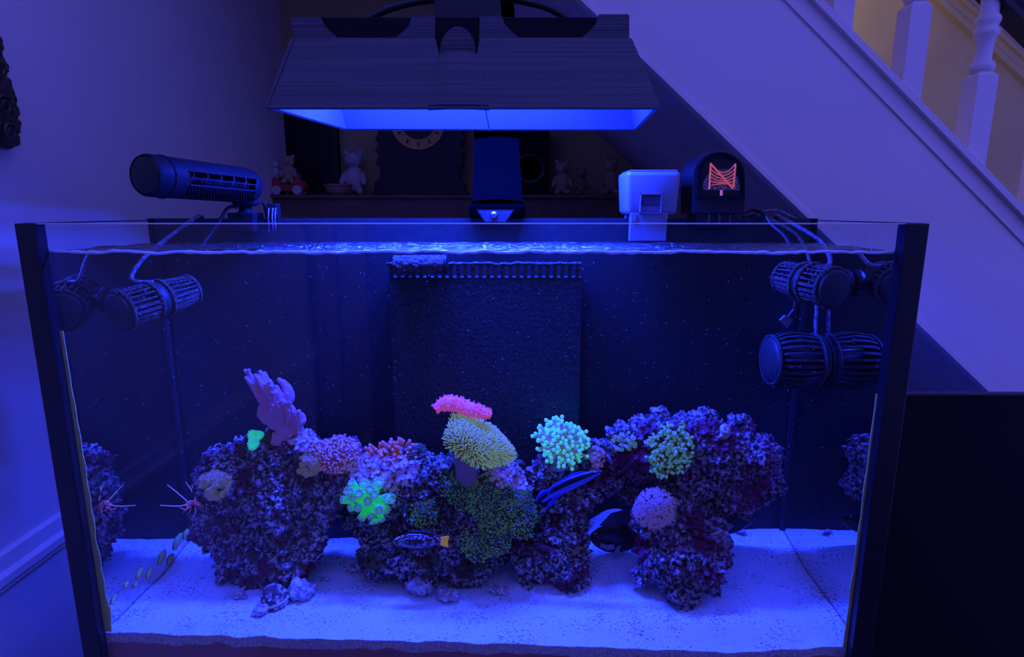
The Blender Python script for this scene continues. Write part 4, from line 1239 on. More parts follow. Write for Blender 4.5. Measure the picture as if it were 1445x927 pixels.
# blue striped wrasse
Yw = hit(800, 690)[0].y - .045
w = thing('striped_wrasse', 'slim blue wrasse with a black stripe swimming before the rocks', 'fish', P(805, 690, Yw))
fish_body('body', [P(848, 665, Yw), P(838, 669, Yw), (P(822, 675, Yw)), P(805, 682, Yw), P(788, 690, Yw + .002), P(774, 698, Yw + .004), P(764, 706, Yw + .006)],
          [.0008, .0058, .0098, .0112, .0100, .0075, .0062], .55, 'wrasse_skin', w)
fin('dorsal_fin', [P(a, b, Yw) for a, b in [(832, 666), (818, 665), (802, 671), (787, 681), (771, 693), (773, 700), (789, 689), (806, 679), (824, 671)]], .0006, 'wrasse_fin', w)
fin('anal_fin', [P(a, b, Yw) for a, b in [(812, 687), (801, 693), (789, 701), (780, 707), (781, 702), (796, 690)]], .0006, 'wrasse_fin', w)
tf = fin('tail_fin', [P(a, b, Yw + .004) for a, b in [(772, 692), (762, 697), (757, 703), (758, 711), (765, 714), (771, 716), (778, 710), (779, 701)]], .0009, 'wrasse_dark', w)
fin('tail_edge', [P(a, b, Yw + .003) for a, b in [(771, 690), (760, 697), (757, 702), (757, 706), (762, 702), (772, 694)]], .0011, 'wrasse_fin', w)
fin('tail_edge', [P(a, b, Yw + .003) for a, b in [(779, 704), (774, 709), (771, 715), (774, 716), (780, 712), (784, 706)]], .0011, 'wrasse_fin', w)
eye(P(841, 666.5, Yw - .003), .0013, w)
settle(w)
# spotted fish with a yellow tail
Yp = hit(585, 764)[0].y - .022
w = thing('spotted_fish', 'dark fish with white dots and a yellow tail by the middle rock', 'fish', P(590, 765, Yp))
fish_body('body', [P(553, 765, Yp), P(562, 764, Yp), P(578, 763, Yp), P(595, 763, Yp), P(610, 763, Yp + .002), P(622, 763, Yp + .004)], [.001, .0085, .0135, .0130, .0095, .0055], .5, 'spotted_skin', w)
fin('dorsal_fin', [P(a, b, Yp) for a, b in [(566, 755), (580, 749), (600, 749), (616, 753), (612, 758), (590, 754)]], .0006, 'spotted_fin', w)
fin('anal_fin', [P(a, b, Yp) for a, b in [(580, 773), (595, 779), (610, 774), (614, 769), (596, 771)]], .0006, 'spotted_fin', w)
fin('tail_fin', [P(a, b, Yp + .004) for a, b in [(621, 758), (629, 756), (634, 757), (632, 764), (633, 772), (626, 771), (620, 768)]], .0008, 'yellow_fin', w)
eye(P(560, 761, Yp - .005), .0016, w); settle(w)
# yellowish fish half hidden behind the left rock
Yy = 1.01
w = thing('yellow_fish', 'olive yellow fish half hidden behind the large pitted rock', 'fish', P(440, 772, Yy))
fish_body('body', [P(404, 782, Yy), P(415, 780, Yy), P(428, 777, Yy), P(440, 773, Yy), P(448, 767, Yy)], [.002, .012, .014, .011, .006], .45, 'yellow_skin', w)
fin('tail_fin', [P(a, b, Yy) for a, b in [(444, 762), (452, 758), (461, 754), (459, 764), (455, 774), (453, 781), (449, 775), (443, 774)]], .0008, 'yellow_skin', w)
fin('anal_fin', [P(a, b, Yy) for a, b in [(432, 784), (445, 781), (448, 784), (440, 787)]], .0006, 'yellow_skin', w)
eye(P(409, 779, Yy - .006), .002, w); settle(w)
# black fish in the gap between the rocks
Yk = 1.012
w = thing('black_fish', 'black fish with grey fins in the gap between two rocks', 'fish', P(860, 770, Yk))
fish_body('body', [P(832, 757, Yk), P(842, 758, Yk), P(856, 759, Yk), P(872, 760, Yk), P(888, 761, Yk), P(902, 762, Yk)], [.003, .019, .028, .030, .023, .010], .3, 'black_skin', w)
fin('dorsal_fin', [P(a, b, Yk) for a, b in [(845, 742), (862, 724), (884, 718), (896, 735), (890, 748), (865, 742)]], .0008, 'black_fin', w)
fin('pectoral_fin', [P(a, b, Yk - .016) for a, b in [(848, 766), (856, 769), (866, 768), (868, 774), (858, 777), (846, 772)]], .0006, 'pale_fin', w)
fin('pelvic_fin', [P(a, b, Yk - .012) for a, b in [(866, 782), (870, 772), (876, 769), (874, 780), (868, 788)]], .0006, 'pale_fin', w)
fin('tail_fin', [P(a, b, Yk) for a, b in [(898, 756), (912, 744), (918, 760), (912, 778), (898, 768)]], .0008, 'black_fin', w)
eye(P(840, 753, Yk - .012), .0025, w); settle(w)
# dark fish under the rounded rock
Yd = 1.02
w = thing('dark_fish', 'large dark fish resting under the large rounded rock', 'fish', P(1010, 738, Yd))
fish_body('body', [P(1064, 728, Yd), P(1054, 732, Yd), P(1036, 735, Yd), P(1012, 735, Yd), P(990, 732, Yd), P(968, 726, Yd), P(950, 720, Yd)], [.003, .013, .024, .030, .027, .018, .010], .5, 'black_skin', w)
fin('pectoral_fin', [P(a, b, Yd - .018) for a, b in [(1022, 742), (1030, 738), (1036, 742), (1030, 748), (1022, 748)]], .0006, 'pale_fin', w)
fin('tail_fin', [P(a, b, Yd) for a, b in [(954, 714), (936, 704), (930, 720), (938, 736), (954, 728)]], .0008, 'black_fin', w)
fin('dorsal_fin', [P(a, b, Yd) for a, b in [(1040, 718), (1010, 708), (975, 706), (960, 714), (1000, 718)]], .0008, 'black_fin', w)
eye(P(1055, 729, Yd - .006), .0022, w); settle(w)
# pink sea cucumber on the toadstool
Yc = hit(655, 668)[0].y + .004
sp_ = bez([P(615, 577, Yc), P(628, 569, Yc), P(645, 571, Yc), P(662, 577, Yc), P(680, 582, Yc), P(694, 584, Yc)], 8)
n = len(sp_); s = mpp(sp_[0])
t = thing('sea_cucumber', 'pink spiky sea cucumber lying across the top of the toadstool coral', 'sea cucumber', P(655, 585, Yc))
MB().tube(sp_, [s * (3 + 7.5 * math.sin(min(1, (i + 1) / n * 1.05) * math.pi) ** .5) for i in range(n)], 16).build('body', 'cucumber_pink', t, True)
A = MB(); rnd = random.Random(3)
for i in range(260):
    k = rnd.randrange(1, n - 1); tg = (sp_[k + 1] - sp_[k - 1]).normalized(); u = tg.orthogonal().normalized(); wv = tg.cross(u); a = rnd.random() * 6.283
    d = (u * math.cos(a) + wv * math.sin(a) + tg * rnd.uniform(-.3, .3)).normalized(); r = s * (3 + 7.2 * math.sin(min(1, (k + 1) / n * 1.05) * math.pi) ** .5)
    A.tube([sp_[k] + d * r * .85, sp_[k] + d * (r + s * 1.6), sp_[k] + d * (r + s * (2.6 + 1.5 * rnd.random()))], [s * 1.5, s * 1.0, s * .3], 6)
stuff(A.build('spikes', 'cucumber_pink', t, True)); settle(t)
# shrimp with long feelers peeking out of the left rock
pbr('shrimp_red', (0.8, 0.08, 0.05), 0.4, (0.85, 0.75, 0.7), 160, emit=(0.2, 0.02, 0.01), estr=0.15)  # faint glow added to the shell colour, no real emitter
pbr('feeler_white', (0.85, 0.75, 0.8), 0.4, emit=(0.16, 0.12, 0.2), estr=0.5)  # feelers brightened by added emission, they do not shine themselves
Ys = hit(290, 712)[0].y
t = thing('cleaner_shrimp', 'red and white shrimp with long white feelers beside the rock', 'shrimp', P(276, 714, Ys))
MB().tube(bez([P(262, 713, Ys - .004), P(269, 709, Ys - .003), P(278, 710, Ys), P(288, 716, Ys + .004), P(294, 724, Ys + .006)], 6), [.0008 + .0036 * math.sin((i + 1) / 26 * math.pi) ** .6 for i in range(25)], 12).build('carapace', 'shrimp_red', t, True)
for (a, b, c_) in [((266, 712), (262, 720), (258, 723)), ((270, 714), (268, 722), (264, 726)), ((276, 715), (276, 724), (272, 729))]:
    MB().tube([P(*a, Ys - .004), P(*b, Ys - .008), P(*c_, Ys - .006)], [.0012, .001, .0006], 6).build('leg', 'shrimp_red', t, True)
for pts in [[(266, 709), (250, 695), (236, 684)], [(266, 711), (252, 714), (226, 713)], [(268, 714), (262, 719), (254, 716)], [(276, 706), (270, 692), (262, 680)]]:
    MB().tube(bez([P(a, b, Ys - .006) for a, b in pts], 8), [.0009 - .00003 * i for i in range(17)], 5).build('feeler', 'feeler_white', t, True)
eye(P(263, 710, Ys - .009), .0014, t); settle(t)
# shells and snail
def spiral_shell(name, label, c, r, ax, cat='shell', turns=2.6):
    t = thing(name, label, cat, c - Vector((0, 0, r)))
    ax = Vector(ax).normalized(); u = ax.orthogonal().normalized(); w = ax.cross(u); pts = []; rad = []
    nn_ = 70
    for i in range(nn_):
        f = i / (nn_ - 1); a = f * turns * 6.283; k = (1 - f) ** 1.1
        pts.append(c + (u * math.cos(a) + w * math.sin(a)) * r * .62 * k + ax * r * 1.3 * f); rad.append(r * (.46 * k + .03))
    MB().tube(pts, rad, 12).build('whorl', 'shell', t, True)
    MB().tube([pts[0] + (u * math.cos(a) * .46 + ax * math.sin(a) * .46) * r for a in [i * .5236 for i in range(13)]], r * .07, 6).build('lip', 'shell', t, True)
    settle(t)
pz = P(385, 818, hit(385, 812)[0].y - .022); pz.z = sand_z(pz.x, pz.y) + .011
t = thing('banded_shell', 'sandy banded shell plug at the foot of the large pitted rock', 'shell', pz - Vector((0, 0, .014)))
s = mpp(pz)
MB().lathe([(-10 * s, 19 * s), (-6 * s, 21 * s), (-4 * s, 20.5 * s), (-3 * s, 18.5 * s), (-1 * s, 19.5 * s), (1 * s, 18 * s), (8 * s, 16 * s), (16 * s, 12 * s), (19 * s, 6 * s), (19.5 * s, .5 * s)], pz + Vector((0, 0, -.001)), (-.25, -.12, 1), 30).build('cone', 'rock_a', t, True)
MB().tube([pz + Vector((-.25 * -4 * s, 0, -3 * s)) + Vector((math.cos(a) * 19.5 * s, math.sin(a) * 19 * s, -math.cos(a) * -.25 * 19 * s)) for a in [i * math.pi / 18 for i in range(37)]], 1.7 * s, 6).build('rim_band', 'shell', t, True)
settle(t)
c, nn = hit(1017, 609)
spiral_shell('turbo_snail', 'round turbo snail shell on top of the large rounded rock', c + nn * .004, 12 * mpp(c), (.3, -.8, .4), 'snail', 2.2)

# algae leaves stuck to the left pane above the sand
k = 0
for (px, py, L, W_, lab) in [(251, 764, 28, 8, 'tallest olive algae blade on the left pane, close to the rock'), (264, 753, 20, 7, 'olive algae blade standing right behind the tallest one'),
                       (229, 786, 25, 7, 'olive algae blade on the left pane, third from the rock'), (241, 789, 19, 8, 'broad olive algae blade beside the third blade from the rock'),
                       (197, 809, 20, 6, 'slim olive algae blade, fifth along the left pane'), (211, 808, 19, 6, 'dark slim algae blade beside the fifth blade'),
                       (178, 825, 12, 4, 'small olive algae scrap near the front corner'), (191, 825, 9, 4, 'tiny algae scrap beside the front corner scrap'), (160, 846, 18, 4, 'dark algae sliver in the front left corner')]:
    pts = []
    for i in range(14):
        a = i / 14 * 6.283
        lx, ly = math.cos(a) * W_ * .55, math.sin(a) * L * .5
        lx *= (1 - .35 * abs(math.sin(a)))
        ang = -.42; x = lx * math.cos(ang) + ly * math.sin(ang) * -1; y = lx * math.sin(ang) + ly * math.cos(ang)
        pts.append(atX(px - x, py - y * -1 if False else py + y, IX0 + .0010))
    c = sum(pts, Vector()) / len(pts)
    m = MB(); n = len(pts)
    ex = Vector((.0022, 0, 0))
    vs = pts + [q + (c - q) * .12 + ex * .7 for q in pts] + [c + ex * 1.3]
    fs = [tuple(range(n))] + [(i, (i + 1) % n, n + (i + 1) % n, n + i) for i in range(n)] + [(n + i, n + (i + 1) % n, 2 * n) for i in range(n)]
    m.add(vs, fs); o = thing('algae_blade', lab, 'algae', Vector((c.x, c.y, min(q.z for q in pts))), 'algae blades on the left pane')
    m.build('blade', 'algae_olive', o, True)
    lo_ = min(pts, key=lambda q: q.z); MB().tube([c + ex, (c + lo_) / 2 + ex * 1.2, lo_ + ex * .4], [.0007, .0006, .0004], 5).build('midrib', 'algae_olive', o, True)
    settle(o)
# specks drifting in the water
A = MB(); rnd = random.Random(77)
for i in range(620):
    p = Vector((rnd.uniform(IX0 + .03, IX1 - .03), rnd.uniform(IY0 + .01, IY1 - .02), rnd.uniform(CAMZ - .375, ZW - .02))); r = rnd.choice((.00035, .0004, .0005, .00065))
    A.add([p + Vector((r, 0, -r)), p + Vector((-r, r, -r)), p + Vector((-r, -r, -r)), p + Vector((0, 0, r))], [(0, 1, 2), (0, 3, 1), (1, 3, 2), (2, 3, 0)])
pbr('speck', (0.9, 0.85, 0.8), 0.6)
o = A.build('drifting_specks', 'speck'); tag(o, 'tiny pale specks drifting through the water', 'particles', kind='stuff')

# ================================================================== PUMPS AND PIPES IN THE WATER
def over_rim(x, r=.0034):
    """way of a cable over the back pane and down behind it"""
    return [Vector((x, 1.066, ZR + .004)), Vector((x, 1.084, ZR + .0042 + r)), Vector((x, 1.1, ZR - .004)), Vector((x, 1.104, ZR - .10)), Vector((x, 1.104, ZR - .3))]
def caged_pump(label, f_px, b_px, r_px, Yf, Yb, cable, magnet_x, side, seed):
    """barrel pump: round solid face, perforated cage with top slots, crusted edges"""
    A_ = P(*f_px, Yf); B_ = P(*b_px, Yb); ax = (B_ - A_).normalized(); L = (B_ - A_).length; r = r_px * mpp(A_)
    t = thing('circulation_pump', label, 'pump', A_ - Vector((0, 0, r)))
    MB().lathe([(-.003, r * .78), (-.001, r * .9), (.004, r * .93), (.010, r * .9), (.012, r * .6)], A_, ax, 30).build('face_plate', 'pump_grey', t, True)
    rg = MB(); u = ax.orthogonal().normalized(); w = ax.cross(u)
    for (h, rr) in ((.006, 1.0), (L * .42, 1.04), (L * .58, 1.0), (L, .82)):
        rg.tube([A_ + ax * h + (u * math.cos(a) + w * math.sin(a)) * r * rr for a in [i * math.pi / 16 for i in range(33)]], .0028, 6)
    rg.build('cage_ring', 'encrusted', t, True)
    MB().lathe([(L * .4, r * .6), (L * .42, r * .98), (L * .56, r * .95), (L * .58, r * .6)], A_, ax, 30).build('mid_band', 'pump_grey', t, True)
    for h0, h1 in ((.008, L * .42), (L * .58, L)):
        for i in range(22):
            a = i / 22 * 6.283; d = (u * math.cos(a) + w * math.sin(a)); k0 = 1.0 if h0 < .05 else .98; k1 = 1.02 if h0 < .05 else .82
            wd = ax.cross(d) * (.0011 if d.z > .25 else .0024)
            p0 = A_ + ax * h0 + d * r * k0; p1 = A_ + ax * h1 + d * r * k1
            MB().add([p0 - wd, p0 + wd, p1 + wd, p1 - wd, p0 - wd - d * .002, p0 + wd - d * .002, p1 + wd - d * .002, p1 - wd - d * .002], [(0, 1, 2, 3), (7, 6, 5, 4), (0, 4, 5, 1), (1, 5, 6, 2), (2, 6, 7, 3), (3, 7, 4, 0)]).build('cage_bar', 'encrusted', t)
    MB().lathe([(.012, r * .55), (L * .9, r * .5), (L * .95, r * .1)], A_, ax, 20).build('rotor_housing', 'black_plastic', t, True)
    cr = MB(); rnd = random.Random(seed)
    for i in range(150):
        a = math.pi * .5 + rnd.gauss(0, .75); h = rnd.random() * L; d = Vector((0, 0, 1)); rad = r * (1.0 - .18 * h / L)
        uu = Vector((ax.y, -ax.x, 0)).normalized(); dv = (Vector((0, 0, 1)) * math.sin(a) + uu * math.cos(a)); dv = (dv - ax * dv.dot(ax)).normalized()
        cr.ball(A_ + ax * h + dv * rad, .0012 + .0016 * rnd.random(), 5, 4)
    stuff(cr.build('crust', 'encrusted', t, True))
    mz = A_ + ax * L * .5; ends = [mz, Vector((magnet_x, mz.y, mz.z))]
    MB().tube([mz + Vector((side * r * .7, 0, 0)), ends[1]], [.010, .012], 14).build('arm', 'pump_grey', t, True)
    MB().lathe([(0, .022), (.008, .022), (.010, .019)], Vector((magnet_x - side * .012, mz.y, mz.z)), (side, 0, 0), 24).build('magnet', 'black_plastic', t, True)
    cb = MB().tube(bez([mz + Vector((0, 0, r * .95))] + [q if isinstance(q, Vector) else P(*q) for q in cable], 10), .0034, 8).build('cable', 'cable_worn', t, True)
    settle(t); return t
caged_pump('crusted barrel pump near the left pane', (166, 440), (268, 410), 29, .885, 1.0, [(186, 395, .93), (196, 372, .95), (216, 352, .98), (240, 333, 1.02)] + over_rim(P(272, 310, 1.06).x), IX0 + .001, -1, 5)
pr = caged_pump('crusted barrel pump near the right pane, above the slatted pump', (1178, 407), (1108, 392), 29, .885, .985, [(1170, 374, .94), (1166, 352, .97), (1150, 334, 1.02)] + over_rim(P(1106, 312, 1.06).x), IX1 - .001, 1, 6)
cl = P(1110, 454, .95); MB().prism([cl + Vector((a * mpp(cl), 0, b * mpp(cl))) for a, b in ((-9, 2), (-2, 9), (9, 3), (2, -9))], (0, .006, 0)).build('pale_tag', 'pale_plastic', pr)
MB().tube([cl + Vector((0, .002, .005)), P(1120, 436, .95), P(1122, 425, .94)], .0012, 6).build('tag_string', 'cable_worn', pr)
settle(pr)
# slatted barrel pump on the right pane (its mirror image shows in the pane)
q1 = atX(1157, 508, IX1); ax = Vector((-1, 0, 0)); R = 41 * mpp(q1)
L = (q1.x - atY(1079, 508, q1.y).x)
t = thing('slatted_pump', 'slatted barrel pump fixed to the right pane below the crusted pump', 'pump', q1 - Vector((0, 0, R)))
prof = [(0.004, .78), (.25, .93), (.5, 1.0), (.72, .95), (.9, .80), (.97, .60)]
for i in range(26):
    a = i / 26 * 6.283; d = Vector((0, math.cos(a), math.sin(a))); wd = Vector((0, -math.sin(a), math.cos(a))) * .0022
    m = MB(); vs = []
    for (h, rr) in prof[:-1]:
        p = q1 + ax * h * L + d * rr * R; vs += [p - wd, p + wd, p + wd - d * .004, p - wd - d * .004]
    fs = [(0, 1, 2, 3)] + [tuple(b + k_ for k_ in f) for b in range(0, 16, 4) for f in ((0, 4, 5, 1), (1, 5, 6, 2), (2, 6, 7, 3), (3, 7, 4, 0))] + [(19, 18, 17, 16)]
    m.add(vs, fs).build('slat', 'pump_slat', t)
MB().lathe([(.86 * L, .84 * R), (.9 * L, .82 * R), (.95 * L, .66 * R), (.985 * L, .4 * R), (1.0 * L, .05 * R)], q1, ax, 30).build('end_dome', 'pump_grey', t, True)
for h, rr in ((.045, .80), (.12, .88), (.89, .83)):
    MB().tube([q1 + ax * h * L + Vector((0, math.cos(a), math.sin(a))) * rr * R for a in [i * math.pi / 16 for i in range(33)]], .0032, 6).build('hoop', 'pump_slat', t, True)
MB().lathe([(.0, .5 * R), (.15 * L, .55 * R), (.85 * L, .5 * R)], q1, ax, 24).build('motor_core', 'black_plastic', t, True)
MB().lathe([(.0, .74 * R), (.08 * L, .74 * R), (.10 * L, .68 * R)], q1, ax, 28).build('magnet_base', 'black_plastic', t, True)
MB().tube(bez([q1 + ax * .1 * L + Vector((0, 0, .7 * R)), P(1151, 455, 1.005), P(1152, 430, 1.01), P(1146, 380, 1.03), P(1126, 334, 1.05)] + over_rim(P(1086, 310, 1.06).x, .003), 8), .003, 8).build('cable', 'cable_worn', t, True)
settle(t)
# return pipe across the overflow
A_ = P(556, 374, 1.026); B_ = P(630, 373, 1.026); r = 13.5 * mpp(A_)
t = thing('return_pipe', 'short brown crusted pipe lying across the overflow box', 'pipe', A_ - Vector((0, 0, r)))
me = remesh(MB().tube([A_, (A_ + B_) / 2, B_], r, 24), .002, 1); displace(me, lambda p: .0016 * noise.noise(p * 160)); link('pipe_body', me, 'encrusted', t, True)
MB().lathe([(0, r * 1.05), (.003, r * 1.08), (.006, r * .7)], B_ - Vector((.003, 0, 0)), (1, 0, 0), 24).build('end_collar', 'black_plastic', t, True)
MB().tube([A_ + Vector((.02, .0, 0)), A_ + Vector((.02, .03, .0)), A_ + Vector((.02, .047, 0))], r * .5, 12).build('elbow', 'black_plastic', t, True)
settle(t)

# ================================================================== EQUIPMENT ON THE RIM
# --- cooling fan
Fc = P(204, 247, .865); Bc = P(350, 262, 1.06); ax = (Bc - Fc).normalized(); L = (Bc - Fc).length; r = .0300
u = Vector((ax.y, -ax.x, 0)).normalized(); u = u if u.x > 0 else -u      # towards the right side of the barrel
v = Vector((0, 0, 1)); v = (v - ax * v.dot(ax)).normalized()
pbr('fan_plastic', (0.011, 0.012, 0.015), 0.6, spec=0.2)
fan = thing('cooling_fan', 'dark cylindrical cooling fan clipped on the back rim', 'fan', P(347, 312, 1.085))
def rim(a, rr): return (u * math.cos(a) + v * math.sin(a)) * rr
seg = 48; vs = []; fs = []
stn = [(0.0, .93), (.004, 1.0), (.03, 1.0), (.05, 1.0), (L * .93, 1.0), (L * 1.0, .95), (L * 1.06, .72), (L * 1.09, .35)]
for (h, k_) in stn:
    for i in range(seg): vs.append(Fc + ax * h + rim(i / seg * 6.2832, r * k_))
for j in range(len(stn) - 1):
    for i in range(seg):
        a = i / seg * 6.2832; mid = a + 3.1416 / seg
        if j == 3 and (mid > 5.2 or mid < .38): continue            # opening of the outlet grille
        q = j * seg + i; q2 = j * seg + (i + 1) % seg; fs.append((q, q2, q2 + seg, q + seg))
fs.append(tuple((len(stn) - 1) * seg + i for i in range(seg)))
body = raw('barrel', vs, fs, 'fan_plastic', fan, True)
MB().lathe([(-.001, r * .80), (.002, r * .93), (.004, r * .985), (.006, r * .98)], Fc, ax, 40).build('end_cap', 'black_plastic', fan, True)
MB().lathe([(.048, r * .6), (L * .93, r * .6)], Fc, ax, 24).build('inner_rotor', 'black_matte', fan, True)
MB().tube([Fc + ax * .026 + rim(i / 32 * 6.2832, r * 1.0) for i in range(33)], .0018, 6).build('seam_ring', 'fan_plastic', fan, True)
for i in range(6):
    h = .052 + (L * .92 - .052) * i / 5
    MB().tube([Fc + ax * (h + (.006 if a_ > -.1 else 0)) + rim(a_, r * .99) for a_ in (-.36, -.12, .12, .36)], .0016, 6).build('grille_post', 'fan_plastic', fan)
for a_ in (-.36, -.02, .36):
    MB().tube([Fc + ax * .05 + rim(a_, r * .99), Fc + ax * L * .93 + rim(a_, r * .99)], .0015, 6).build('grille_bar', 'fan_plastic', fan)
for i in range(24):
    h = .048 + (L * .90 - .048) * i / 23
    MB().tube([Fc + ax * (h + .012 * k_) + rim(-.40 - .62 * k_ * 1.0, r * 1.0) for k_ in (1, .66, .33, 0)], .0013, 5).build('rib', 'fan_plastic', fan)
mb = P(347, 300, 1.075); s = mpp(mb)
MB().lathe([(-7 * s, 14 * s), (-5 * s, 15 * s), (0, 12 * s), (2 * s, 9 * s), (10 * s, 8 * s), (20 * s, 8 * s)][::1], P(347, 303, 1.075) + Vector((0, 0, .004)), (0, 0, 1), 24).build('swivel_foot', 'fan_plastic', fan, True)
MB().lathe([(0, 12 * s), (3 * s, 18 * s), (9 * s, 18 * s), (10 * s, 12 * s)], P(347, 291, 1.075), (0, 0, 1), 26).build('swivel_cup', 'fan_plastic', fan, True)
q = P(347, 310, 1.08)
MB().prism([Vector((q.x - 18 * s, a_, ZR + b_)) for a_, b_ in ((1.058, -.020), (1.0776, -.020), (1.0776, .0036), (1.0904, .0036), (1.0904, -.020), (1.104, -.020), (1.104, .014), (1.058, .014))], (36 * s, 0, 0)).build('rim_clamp', 'black_plastic', fan, bevel=.002)
MB().tube(bez([P(334, 292, 1.06), P(322, 293, 1.04), P(312, 308, 1.03), P(300, 326, 1.02), P(286, 345, 1.005), P(281, 356, .998)], 8), .0030, 8).build('cable', 'black_plastic', fan, True)
MB().tube(bez([P(370, 285, 1.09), P(374, 292, 1.095), P(377, 312, 1.1), P(378, 345, 1.104)], 8), .0028, 8).build('power_lead', 'black_plastic', fan, True)
settle(fan)
x_ = P(388, 300, 1.09)
cv = thing('cable_connector', 'small black cable connector standing beside the fan clamp', 'connector', Vector((x_.x, 1.085, ZR)))
MB().box((x_.x - .008, 1.074, ZR + .0035), (x_.x + .010, 1.092, ZR + .030)).build('plug_body', 'black_plastic', cv, bevel=.002)
for dx in (-.004, .003, .008): MB().tube([Vector((x_.x + dx, 1.074, ZR + .022)), Vector((x_.x + dx, 1.068, ZR + .006)), Vector((x_.x + dx, 1.066, ZR - .02))], .0012, 6).build('wire', 'cable_worn', cv, True)
settle(cv)
# --- white feeder box
a_ = P(880, 243, 1.075); b_ = P(953, 303, 1.075)
t = thing('white_feeder', 'white rounded plastic box with a small grey window on the rim', 'feeder', Vector(((a_.x + b_.x) / 2, 1.08, ZR)))
zt, zb_ = a_.z, b_.z; xa, xb = a_.x, b_.x; tp = .004
m = MB().add([(xa + tp, 1.05, zb_), (xb - tp, 1.05, zb_), (xb - tp, 1.13, zb_), (xa + tp, 1.13, zb_), (xa, 1.046, zt), (xb, 1.046, zt), (xb, 1.134, zt), (xa, 1.134, zt)], [(0, 3, 2, 1), (4, 5, 6, 7), (0, 1, 5, 4), (1, 2, 6, 5), (2, 3, 7, 6), (3, 0, 4, 7)])
m.build('housing', 'white_plastic', t, True, bevel=.008)
MB().box((xa + .006, 1.05, zt - .002), (xb - .006, 1.13, zt + .0025)).build('lid', 'pale_plastic', t, bevel=.002)
w0, w1 = P(904, 273, 1.045), P(933, 301, 1.045)
fr = MB(); e = .0016
for lo, hi in (((w0.x, w1.z), (w0.x + e, w0.z)), ((w1.x - e, w1.z), (w1.x, w0.z)), ((w0.x, w0.z - e), (w1.x, w0.z)), ((w0.x, w1.z), (w1.x, w1.z + e))): fr.box((lo[0], 1.0445, lo[1]), (hi[0], 1.0515, hi[1]))
fr.build('window_frame', 'pale_plastic', t)
wm = (w0.z + w1.z) / 2 - .003
MB().box((w0.x + .004, 1.0455, wm), (w1.x - .002, 1.0512, w0.z - .002)).build('window', 'window_grey', t, bevel=.001)
q0, q1_ = P(888, 303, 1.06), P(940, 303, 1.06)
MB().box((q0.x, 1.05, ZR - .035), (q1_.x, 1.062, zb_ + .004)).build('clip_plate', 'white_plastic', t, bevel=.002)
for xx in (q0.x + .006, q1_.x - .004): MB().prism([Vector((xx - .005, 1.048, zb_ + .002)), Vector((xx + .005, 1.048, zb_ + .002)), Vector((xx + .003, 1.048, zb_ - .011)), Vector((xx - .003, 1.048, zb_ - .011))], (0, .006, 0)).build('lug', 'pale_plastic', t)
MB().box((q0.x, 1.094, ZR - .02), (q1_.x, 1.104, zb_ + .004)).build('clip_back', 'white_plastic', t)
settle(t)
# --- black arch feeder with an orange mechanism behind a clear window
YA = 1.05
def pa(px, py, y=YA): return atY(px, py, y)
t = thing('arch_feeder', 'black arch shaped feeder with orange parts behind a clear window', 'feeder', Vector((pa(1015, 305).x, 1.08, ZR)))
def arch(x0, x1, ytop, ybot, y, rc=None, n=22):
    cxp = (x0 + x1) / 2; rp = (x1 - x0) / 2; pts = [(x0, ybot), (x1, ybot)]
    for i in range(n + 1):
        a = math.pi * i / n; pts.append((cxp + rp * math.cos(a), ytop + rp - rp * math.sin(a)))
    return [pa(a, b, y) for a, b in pts]
MB().prism(arch(977, 1053, 212, 302, YA), (0, .075, 0)).build('housing', 'black_plastic', t, bevel=.003)
o1 = arch(984, 1051, 215, 281, YA - .003); o2 = arch(989, 1046, 220, 276, YA - .003)
m = MB(); n = len(o1); ex = Vector((0, .004, 0))
m.add(o1 + o2 + [q + ex for q in o1] + [q + ex for q in o2], [(i, (i + 1) % n, n + (i + 1) % n, n + i) for i in range(n)] + [(2 * n + i, 2 * n + (i + 1) % n, (i + 1) % n, i) for i in range(n)] + [(n + i, n + (i + 1) % n, 3 * n + (i + 1) % n, 3 * n + i) for i in range(n)])
m.build('window_rim', 'black_gloss', t)
MB().prism(arch(988, 1047, 219, 277, YA - .0012), (0, .0008, 0)).build('clear_window', 'cover_clear', t)
pbr('food', (0.10, 0.08, 0.07), 0.9, (0.5, 0.42, 0.36), 420, detail=2, thr=(.5, .58))
MB().prism(arch(992, 1044, 238, 268, YA - .0006), (0, .0008, 0)).build('food_flakes', 'food', t)
OY = YA - .0022
def strand(pts, r): return MB().tube([pa(a, b, OY) for a, b in pts], r, 6)
strand([(1003, 230), (1001, 267)], .0014).build('orange_post', 'orange_plastic', t)
strand([(1038, 231), (1035, 265)], .0014).build('orange_post', 'orange_plastic', t)
strand([(1003, 231), (1020, 250), (1034, 266)], .0015).build('orange_brace', 'orange_plastic', t)
for i, (dy, sag) in enumerate([(0, 13), (6, 11), (12, 9), (18, 6), (24, 2), (30, -3)]):
    pts = []
    for k_ in range(9):
        f = k_ / 8; pts.append((1003 + 34 * f, 232 + dy + sag * 4 * f * (1 - f) * .9))
    strand(pts, .0008).build('orange_rib', 'orange_plastic', t)
strand([(1018, 268), (1018, 276)], .0022).build('orange_stem', 'orange_plastic', t)
q0, q1_ = pa(984, 302), pa(1046, 302)
zt_ = pa(1000, 300).z
MB().prism([Vector((q0.x, a_, b_)) for a_, b_ in ((1.055, ZR - .012), (1.0776, ZR - .012), (1.0776, ZR + .0036), (1.0904, ZR + .0036), (1.0904, ZR - .012), (1.115, ZR - .012), (1.115, zt_), (1.055, zt_))], (q1_.x - q0.x, 0, 0)).build('base_block', 'black_plastic', t, bevel=.002)
for px in (1000, 1015, 1030): xx = pa(px, 305).x; MB().box((xx, 1.0535, ZR - .006), (xx + .004, 1.056, pa(1000, 302).z)).build('base_fin', 'grey_plastic', t)
settle(t)
